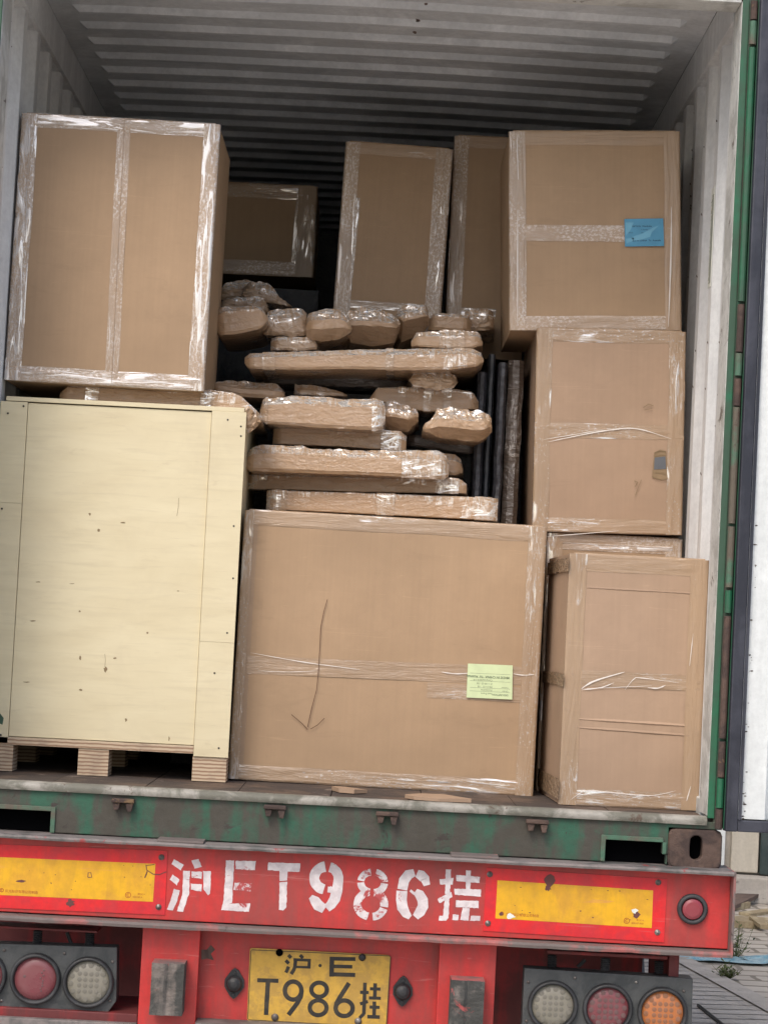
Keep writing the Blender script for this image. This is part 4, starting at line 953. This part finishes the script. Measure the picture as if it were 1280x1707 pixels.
# --- middle right
MR = Carton([(897, 548), (1141, 552.5), (1133, 893), (889, 884)], .80, .7, 'middle carton of the right stack, with torn holes in its face', 'cardboard_pink', bw=.04)
MR.edges({'L': (.04, .05, 'tape_clear', .0018), 'R': (.01, .052, 'tape_clear', .0022), 'T': (.01, .045, 'tape_clear', .0018), 'B': (.01, .05, 'tape_clear', .0016)})
MR.tape(MR.P(893, 716), MR.P(1137, 722), .052, 'tape_clear', .0022, .12)
for (q, w_) in (([(912, 737), (960, 727), (1010, 718), (1060, 715), (1118, 732)], .005), ([(905, 733), (960, 724), (1005, 716)], .0025), ([(905, 895), (1030, 885)], .003)):
    MR.glint(q, w_*1.15)
hl = MR.plate([(1090, 754), (1100, 750), (1109, 752), (1111, 798), (1100, 799), (1086, 795), (1087, 778)], 'tear_edge', 'torn_hole', .0012, .0006, 'torn hole showing grey lining')
MR.plate([(1090, 763), (1108, 761), (1109, 782), (1089, 783)], 'inside_grey', 'torn_hole', .0022, .0006)
MR.ink([([(1089, 756), (1098, 751), (1109, 753)], .003), ([(1088, 760), (1108, 758)], .002), ([(1086, 795), (1100, 800), (1111, 799)], .003), ([(1071, 680), (1080, 674), (1088, 677)], .003), ([(1073, 684), (1086, 681)], .002), ([(1056, 802), (1062, 804), (1057, 812)], .003), ([(1068, 800), (1063, 812), (1058, 826)], .002), ([(1090, 787), (1108, 790)], .002)], 'knot_brown', 'tear', y=-.0095)
# --- top right
TR_ = Carton([(856, 217), (1135, 222), (1128, 548), (845, 553)], .83, .6, 'top carton of the right stack, with a blue label over its tape band', bw=.045)
TR_.edges({'L': (.01, .055, 'tape_textured', .0018), 'R': (.01, .052, 'tape_flat', .0012), 'T': (.01, .05, 'tape_flat', .001), 'B': (.01, .05, 'tape_textured', .0016)})
TR_.tape(TR_.P(851, 388), TR_.P(1130, 391), .058, 'tape_textured', .0012, .04)
for q, w_ in (([(861, 225), (863, 300)], .004), ([(1118, 345), (1117, 430), (1113, 545)], .006), ([(862, 350), (862, 540)], .004)):
    TR_.glint(q, w_*1.15)
lb2 = TR_.plate([(1039.5, 366), (1104, 365), (1105.5, 411), (1040.5, 412)], 'label_blue', 'label', .0052, .0008, 'blue printed label')
o_ = TR_.P(1040.5, 412); e1 = TR_.P(1105.5, 411); e2 = TR_.P(1039.5, 366); ux = Vector((e1[0]-o_[0], e1[1]-o_[1])); Lw2 = ux.length; ux.normalize(); uy = Vector((e2[0]-o_[0], e2[1]-o_[1])); Lh2 = uy.length; uy.normalize()
rows = [(u*Lw2, v*Lh2, h_*Lh2, t, b_) for (u, v, h_, t, b_) in ((.06, .70, .08, 'DESCRIPTION  Wardrobe', 1), (.42, .58, .075, 'Cabinet', 0), (.06, .48, .075, 'Colour', 0), (.42, .46, .075, 'TK-20  -2A', 0), (.42, .34, .075, 'N G 1.8', 0), (.12, .18, .085, 'MADE IN CHINA  To  Australia', 1))]
label_text(TR_, lb2, rows, TR_.py-.0002, o_, (ux.x, ux.y), (uy.x, uy.y), 'ink_blue')
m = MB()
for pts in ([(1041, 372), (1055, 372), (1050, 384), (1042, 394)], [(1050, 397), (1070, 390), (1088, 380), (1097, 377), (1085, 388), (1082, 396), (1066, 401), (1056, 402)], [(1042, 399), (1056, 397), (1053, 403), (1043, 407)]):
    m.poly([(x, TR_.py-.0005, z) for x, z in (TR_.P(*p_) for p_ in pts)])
m.build('film_glint', 'gloss_glint', lb2, local=True)  # lighter blue shapes painting a film sheen onto the label

# --- top left
TL = Carton([(40, 187), (368, 210), (335, 650), (11, 635)], .45, .55, 'tall carton above the plywood crate, vertical tape seam and silvery taped edges', bw=.035)
TL.edges({'L': (.01, .050, 'tape_silver', .0025), 'R': (.03, .050, 'tape_silver', .0025), 'T': (.02, .045, 'tape_silver', .002), 'B': (.02, .05, 'tape_silver', .0028)})
TL.tape(TL.P(208, 200), TL.P(186, 640), .045, 'tape_textured', .0008, .04)
TL.tape(TL.P(208.5, 200), TL.P(186.5, 640), .0015, 'timber_pale' if False else 'cardboard_board', 0, .1, name='seam', off=.0042)
# --- back cartons
SB = Carton([(340, 303), (528, 311), (520, 463), (330, 453)], 2.3, .5, 'small dim carton deep inside, between the tall left carton and the leaning one', bw=.05)
SB.edges({'R': (.01, .075, 'tape_clear', .002), 'T': (.01, .06, 'tape_clear', .001), 'B': (.01, .06, 'tape_textured', .002)})
SB.tape(SB.P(505, 325), SB.P(495, 440), .05, 'tape_silver', .002, .2)
T1 = Carton([(583, 235), (758, 251), (722, 600), (548, 590)], 1.50, .45, 'narrow tall carton leaning at the back, dark gap on its left', bw=.03)
T1.edges({'L': (.01, .052, 'tape_textured', .001), 'R': (.01, .06, 'tape_textured', .0015), 'T': (.01, .045, 'tape_flat', .0015)})
T1.tape(T1.P(596, 330), T1.P(578, 520), .022, 'tape_silver', .002, .3); T1.tape(T1.P(742, 330), T1.P(718, 520), .03, 'tape_silver', .002, .3); T1.tape(T1.P(560, 505), T1.P(700, 514), .03, 'tape_silver', .002, .4)
T2 = Carton([(763, 226), (885, 233), (868, 600), (738, 594)], 1.62, .4, 'tall carton half hidden between the leaning carton and the blue-labelled one', bw=.03)
T2.edges({'L': (.01, .055, 'tape_textured', .0015), 'T': (.01, .045, 'tape_flat', .0015)})
T2.tape(T2.P(758, 400), T2.P(750, 520), .035, 'tape_silver', .002, .3); T2.tape(T2.P(760, 518), T2.P(826, 522), .03, 'tape_silver', .002, .4)
# near-black stacks added behind everything; their colour stands in for shade in the gaps
def bulk(x0, x1, y0, y1, z0, z1, label):
    m = MB(); n = 14
    M = Matrix.Translation(((x0+x1)/2, y0, Z(z0))); r_ = empty('shade_stack', M, label, 'shade filler stack')
    for k in range(3):
        za, zc = z0+(z1-z0)*k/3, z0+(z1-z0)*(k+1)/3-.012; m = MB(); P = []
        for i in range(n+1):
            row = []
            for j in range(n+1): row.append((x0+(x1-x0)*i/n, y0-.012*noise.noise(Vector((i*.6, j*.6, k*9+x0))), Z(za+(zc-za)*j/n)))
            P.append(row)
        m.grid(P); m.box(x0, x1, y0+.02, y1, Z(za), Z(zc)); m.build('shade_layer', 'film_shade_black', r_)
bulk(-.62, .52, 1.30, 2.28, 0, 1.42, 'added near-black stack, shade for the gaps between the paper packages')
bulk(-.9, -.2, 2.30, 2.85, 0, 1.96, 'added near-black stack that holds up the small dim carton')
bulk(.56, 1.1, 1.56, 2.2, 0, 1.40, 'added near-black stack behind the right stack of cartons')
bulk(-.62, 1.1, 3.2, 4.2, 0, 2.37, 'near-black stack for the shaded carton row farthest in, reaching close to the roof')
# --- upright black wrapped panels in the gap left of the right stack
def panel(px0, px1, pytop, Y, d, mats, label):
    a, b = at(px0, pytop, Y), at(px1, pytop, Y); m = MB(); n = 50; P = []
    for i in range(n+1):
        z = Z(.0)+(a.z-Z(0))*i/n; e = .004*noise.noise(Vector((z*12, px0, 0))); sl = (a.z-z)*-.0
        P.append([(a.x+e, Y+d, z), (a.x+e, Y+.01, z), ((a.x*.7+b.x*.3)+e, Y-.004+2*e, z), ((a.x*.3+b.x*.7)+e, Y-.006-e, z), (b.x+e, Y+.01, z), (b.x+e, Y+d, z)])
    m.grid(P, closed=True); m.poly(P[0][::-1]); m.poly(P[-1]); o = m.build('flat_parcel', mats); tag(o, label, 'flat parcel', 'black film wrapped panels standing on edge')
panel(797, 812, 620, 1.05, .5, 'foam_grey', 'narrow grey edged panel nearest the paper packages, standing on edge')
panel(815, 826, 590, 1.08, .5, 'film_shade_black', 'thin glossy black panel between two grey edged panels')
panel(832, 846, 604, 1.02, .6, 'foam_grey', 'grey edged panel beside the brown one, second row from right stack')
panel(848, 874, 600, 1.05, .7, 'dark_wrap', 'wide dark brown panel standing against the torn carton')

# --- packages
def lerp_list(pts, x):
    if x <= pts[0][0]: return pts[0][1]
    for (xa, ya), (xb, yb) in zip(pts, pts[1:]):
        if x <= xb: return ya+(yb-ya)*(x-xa)/max(1e-6, xb-xa)
    return pts[-1][1]
def package(top, bot, Y, depth, label, vr=.72, vb=.15, kt=.7, kb=.35, bands=(), film='top', crum=.003, seed=0, yaw=None, dark=False):
    """a parcel: its top and bottom lines as seen, a folded upper chamfer, a front face and an undercut, wrapped in paper and film"""
    xl, xr = top[0][0], top[-1][0]; rnd = random.Random(seed*13+5)
    T = lambda x: lerp_list(top, x); B = lambda x: lerp_list(bot, x)
    A, E = at(xl, (T(xl)+B(xl))/2, Y), at(xr, (T(xr)+B(xr))/2, Y); c = (A+E)/2; xv = (E-A).normalized(); zv = Vector((-xv.z, 0, xv.x))
    M0 = Matrix(((xv.x, 0, zv.x, c.x), (0, 1, 0, c.y), (xv.z, 0, zv.z, c.z), (0, 0, 0, 1))); inv = M0.inverted()
    W = (E-A).length; n = max(26, int(W/.009)); st = []
    for i in range(n+1):
        x = xl+(xr-xl)*i/n; a_, b_ = inv @ at(x, T(x), Y), inv @ at(x, B(x), Y); st.append(((a_.x+b_.x)/2, b_.z, a_.z))
    zlow = min(q[1] for q in st); Hm = max(q[2]-q[1] for q in st)
    M = M0 @ Matrix.Translation((0, 0, zlow)) @ Matrix.Rotation(R(rnd.uniform(-4, 4) if yaw is None else yaw), 4, 'Z')
    root = empty('wrapped_package', M, label, 'package', 'paper packages in the middle heap')
    prof = []                                       # (y as a function of height H, v) round the section; region 0 film top, 1 face, 2 under
    def seg(p, q, k, reg): prof.extend([(p[0]+(q[0]-p[0])*i/k, p[1]+(q[1]-p[1])*i/k, p[2]+(q[2]-p[2])*i/k, reg) for i in range(k)])
    tf, rg, lo, uf = (0, kt*(1-vr), 1), (0, 0, vr), (0, 0, vb), (0, kb*vb*2, 0)     # (depth share, share of H, v)
    seg((1, 0, .97), tf, 8, 0); seg(tf, rg, 7, 0); seg(rg, lo, 9, 1); seg(lo, uf, 4, 2); seg(uf, (1, 0, .03), 6, 2); seg((1, 0, .03), (1, 0, .97), 3, 2)
    sd_ = seed*3.7+xl*.013
    def pt(i, j, off=0):
        x, zb_, zt_ = st[i]; H = zt_-zb_; d, h, v, rg_ = prof[j % len(prof)]
        e_ = min(i, n-i)/n*W; er = max(0, 1-e_/.035)**2          # rounded at the ends
        y = d*depth+h*H+er*.022*(1-d)-er*.02*d; z = zb_-zlow+v*H
        q = Vector((x*7, y*7, z*10+sd_)); vd = noise.voronoi(q*2.6)[0]
        film_ = 1.0 if (rg_ == 0 or film == 'full') else .35
        vd2 = noise.voronoi(q*5.5)[0]; e = 1.35*crum*film_*(1.0+1.6*er)*(2.4*(vd[1]-vd[0])-.9+.6*(vd2[1]-vd2[0]))+crum*.6*noise.noise(q*1.2)+crum*.35*(1-2*abs(noise.noise(q*7)))
        pleat = crum*.6*film_*math.sin(x*160+3*noise.noise(q))*max(0, noise.noise(Vector((x*6, sd_, 2))))
        cz = zb_-zlow+H/2; vv = Vector((0, -(1 if d < .1 else 0)*(.8 if rg_ == 1 else .5), (z-cz)/max(.01, H)*1.2))
        return Vector((x, y, z))+vv*(e+pleat+off)
    m = MB(); P = [[pt(i, j) for j in range(len(prof))] for i in range(n+1)]; K = len(prof)
    for i in range(n):
        for j in range(K):
            k = (j+1) % K; m.cur = 1 if (prof[j][3] == 0 or film == 'full') else 0
            m.poly([P[i][j], P[i+1][j], P[i+1][k], P[i][k]])
    m.cur = 1; m.poly(P[0]); m.poly(P[-1][::-1])
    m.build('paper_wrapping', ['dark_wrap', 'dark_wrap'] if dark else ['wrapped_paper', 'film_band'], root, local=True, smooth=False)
    for (t0, t1) in bands:
        i0, i1 = int(t0*n), max(int(t0*n)+3, int(t1*n)); i1 = min(n, i1); m = MB()
        m.grid([[pt(i, j, .004) for j in range(K)] for i in range(i0, i1+1)], closed=True); m.build('film_band', 'film_band', root, local=True, smooth=False)
    return root
PK = [
 ([(99, 655), (112, 642), (180, 643), (350, 650), (385, 653), (402, 661), (436, 692)], [(99, 667), (436, 700)], .52, .7, 'long paper package on top of the plywood crate, under the tall carton', dict(bands=((.14, .2), (.7, .76)), vr=.85, vb=.1)),
 ([(443, 818), (450, 816), (640, 823), (800, 829), (829, 832)], [(443, 848), (829, 868)], .78, .7, 'flat square-ended package lying directly on the biggest carton', dict(vr=.95, vb=.04, kt=1, crum=.0012, bands=((.0, .09), (.48, .56), (.9, 1)))),
 ([(410, 790), (480, 791), (660, 796), (740, 798), (768, 800), (777, 806)], [(410, 813), (600, 820), (777, 823)], .86, .7, 'long thin package second from the bottom of the heap, on the square-ended one', dict(vr=.9, vb=.05, crum=.0015, bands=((.0, .1), (.88, .97)))),
 ([(410, 752), (421, 742), (446, 740), (502, 742), (511, 746), (584, 749), (689, 750), (730, 751), (742, 756), (748, 765)], [(410, 779), (417, 785), (502, 788), (600, 791), (738, 798), (748, 793)], .72, .75, 'thick glossy long package third from the bottom of the heap', dict(vr=.66, vb=.12, kt=1.0, bands=((.78, .99),))),
 ([(700, 752), (755, 756), (766, 765), (771, 780)], [(700, 790), (760, 792), (771, 788)], .98, .5, 'rounded package end poking out behind the thick glossy long one', dict(vr=.7)),
 ([(456, 712), (510, 712), (641, 717), (671, 720), (678, 726)], [(456, 740), (567, 744), (678, 751)], .88, .7, 'plain package under the bulky bright one, taped right end', dict(vr=.9, vb=.05, crum=.0018, bands=((.82, .97),))),
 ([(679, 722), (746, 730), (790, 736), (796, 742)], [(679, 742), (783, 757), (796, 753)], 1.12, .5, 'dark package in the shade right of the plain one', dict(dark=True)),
 ([(433, 678), (439, 663), (494, 658), (551, 660), (567, 664), (624, 663), (638, 668), (642, 680)], [(433, 697), (445, 706), (543, 713), (624, 717), (638, 713), (642, 704)], .74, .7, 'bulky bright package in the centre of the heap, glossy top edge', dict(vr=.72, vb=.1, kt=.9, crum=.0032, bands=((.0, .07), (.9, 1)))),
 ([(637, 668), (657, 667), (693, 681), (697, 687)], [(637, 712), (680, 717), (697, 700)], .92, .5, 'small shiny package squeezed right of the bulky bright one', dict(vr=.5, vb=.42, kt=.6, kb=.9, crum=.005)),
 ([(705, 713), (721, 696), (731, 679), (753, 677), (803, 684), (816, 687), (820, 700)], [(705, 717), (735, 727), (797, 734), (810, 728), (820, 718)], .82, .6, 'crumpled shiny package with angled end at the right side of the heap', dict(vr=.60, vb=.32, kt=.8, kb=.9, crum=.0065)),
 ([(617, 661), (628, 646), (683, 645), (753, 647), (788, 653), (798, 667)], [(617, 666), (655, 674), (692, 683), (722, 686), (798, 681)], 1.0, .6, 'wide package with chamfered ends and three shiny bands', dict(vr=.92, vb=.05, bands=((.27, .34), (.5, .56), (.68, .74)), crum=.0018)),
 ([(490, 640), (515, 640), (543, 645), (578, 655)], [(490, 657), (578, 661)], .98, .5, 'thin shiny package peeking over the bulky bright one', dict(vr=.4, vb=.1, film='full', crum=.003)),
 ([(352, 637), (377, 632), (458, 637), (470, 646), (474, 654)], [(352, 647), (401, 661), (458, 664), (474, 660)], .92, .5, 'flat package beside the tall carton, above the crate corner', dict(vr=.45, vb=.2, kt=1.0, crum=.004)),
 ([(683, 629), (694, 616), (722, 615), (751, 619), (762, 627), (764, 633)], [(683, 633), (692, 643), (729, 649), (757, 646), (764, 637)], .90, .45, 'small oval silvery package below the longest package', dict(vr=.5, vb=.3, film='full', crum=.0055)),
 ([(407, 593), (415, 587), (478, 585), (600, 581), (705, 580), (787, 580), (803, 587), (806, 597)], [(407, 604), (413, 613), (482, 616), (584, 614), (665, 617), (746, 616), (795, 611), (806, 602)], .82, .7, 'longest package, spanning the whole heap below the row of rounded ones', dict(vr=.68, vb=.12, kt=1.0, crum=.0025, bands=((.08, .13), (.6, .63)))),
 ([(450, 560), (514, 561), (525, 566), (528, 573)], [(450, 583), (511, 584), (528, 579)], .96, .45, 'small glossy package lying on the left part of the longest one', dict(vr=.7, film='full', crum=.003)),
 ([(685, 565), (693, 552), (746, 550), (795, 551), (802, 558), (804, 567)], [(685, 576), (726, 579), (787, 580), (804, 575)], .88, .5, 'glossy package lying on the right end of the longest one', dict(vr=.65, vb=.1, crum=.0035, bands=((.4, .75),))),
 ([(360, 522), (364, 516), (375, 510), (424, 507), (436, 510), (446, 526)], [(360, 554), (364, 558), (389, 557), (428, 549), (438, 543), (446, 532)], .86, .5, 'puffy package touching the tall carton, first of the rounded row', dict(vr=.80, vb=.1, kt=1.1, crum=.003)),
 ([(436, 551), (442, 538), (449, 520), (453, 513), (506, 509), (512, 514)], [(436, 555), (445, 560), (500, 562), (512, 552)], .98, .45, 'pleated package, second of the rounded row from the tall carton', dict(vr=.62, vb=.15, film='full', crum=.005)),
 ([(511, 527), (515, 518), (545, 512), (562, 512), (575, 520), (587, 545)], [(511, 561), (537, 566), (565, 562), (580, 556), (587, 549)], .92, .45, 'package with slanted folds, third of the rounded row from the tall carton', dict(vr=.62, vb=.32, kt=.8, kb=.7, crum=.005)),
 ([(575, 528), (584, 517), (600, 511), (632, 511), (660, 523), (668, 534)], [(575, 548), (586, 565), (624, 571), (661, 565), (668, 542)], 1.02, .5, 'wide crumpled package in the middle of the rounded row', dict(vr=.58, vb=.45, kt=.7, kb=.9, crum=.0065)),
 ([(664, 515), (667, 508), (709, 505), (714, 510), (717, 522)], [(664, 545), (672, 564), (709, 549), (717, 538)], 1.08, .45, 'small square package right of the wide crumpled one', dict(vr=.58, vb=.5, kt=.5, kb=.9, crum=.005)),
 ([(715, 528), (722, 521), (753, 522), (781, 524), (786, 533)], [(715, 549), (786, 553)], 1.16, .45, 'dim package under the leaning carton, behind the square one', dict(vr=.8, crum=.003)),
 ([(773, 517), (800, 513), (820, 514), (823, 525)], [(773, 553), (823, 550)], 1.24, .4, 'last dim package of the rounded row, below the half hidden tall carton', dict(vr=.6, film='full', crum=.006)),
 ([(363, 505), (372, 495), (430, 491), (441, 499), (448, 516)], [(363, 518), (448, 522)], 1.18, .45, 'dim package on top of the puffy one beside the tall carton', dict(vr=.5, film='full', crum=.006)),
 ([(403, 474), (428, 465), (444, 467), (455, 479), (467, 496), (488, 508)], [(403, 505), (450, 506), (488, 511)], 1.34, .4, 'dim folded package with drooping tail under the small dim carton', dict(vr=.5, film='full', crum=.008)),
 ([(362, 482), (375, 470), (410, 462), (426, 469)], [(362, 498), (426, 499)], 1.45, .35, 'shadowy crumpled package at the very top of the heap', dict(vr=.5, crum=.008)),
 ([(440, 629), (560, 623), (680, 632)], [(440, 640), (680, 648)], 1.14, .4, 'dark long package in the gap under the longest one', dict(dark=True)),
]
for i, (tp_, bt_, Y, d, lab, kw) in enumerate(PK): package(tp_, bt_, Y, d, lab, seed=i, **kw)
# loose film scrap by the crate's corner
m = MB(); P = []
for i in range(9):
    q = at(415+i*2.6, 676+i*3.4, .5); P.append([(q.x+.015*noise.noise(Vector((i, j, 5)))-.01*j, q.y+.02*noise.noise(Vector((i*.8, j, 2))), q.z+.012*noise.noise(Vector((i*1.3, j*1.7, 8)))-.010*j) for j in range(5)])
m.grid(P, [[(i*.02, j*.01) for j in range(5)] for i in range(9)]); tag(m.build('film_scrap', 'tape_clear', smooth=False), 'loose torn film hanging at the upper right corner of the plywood crate', 'film scrap')
# cardboard scraps on the floor edge
def scrap(q, label):
    m = MB(); pts = [gr(a, b, Z(.006)) for a, b in q]; c = sum(pts, Vector())/len(pts)
    top = [p_+Vector((0, 0, .004+.006*random.random())) for p_ in pts]
    for i in range(len(pts)):
        j = (i+1) % len(pts); m.poly([top[i], top[j], c+Vector((0, 0, .010))]); m.poly([pts[i]-Vector((0, 0, .004)), pts[j]-Vector((0, 0, .004)), top[j], top[i]])
    tag(m.build('cardboard_scrap', 'cardboard_pink'), label, 'cardboard scrap')
scrap([(675, 1328), (702, 1325), (740, 1329), (785, 1336), (730, 1334), (690, 1331)], 'long torn cardboard scrap lying before the biggest carton')
scrap([(553, 1315), (575, 1314), (612, 1320), (590, 1321), (565, 1319)], 'short cardboard flake near the middle of the door sill')
print('objects', len(bpy.data.objects))
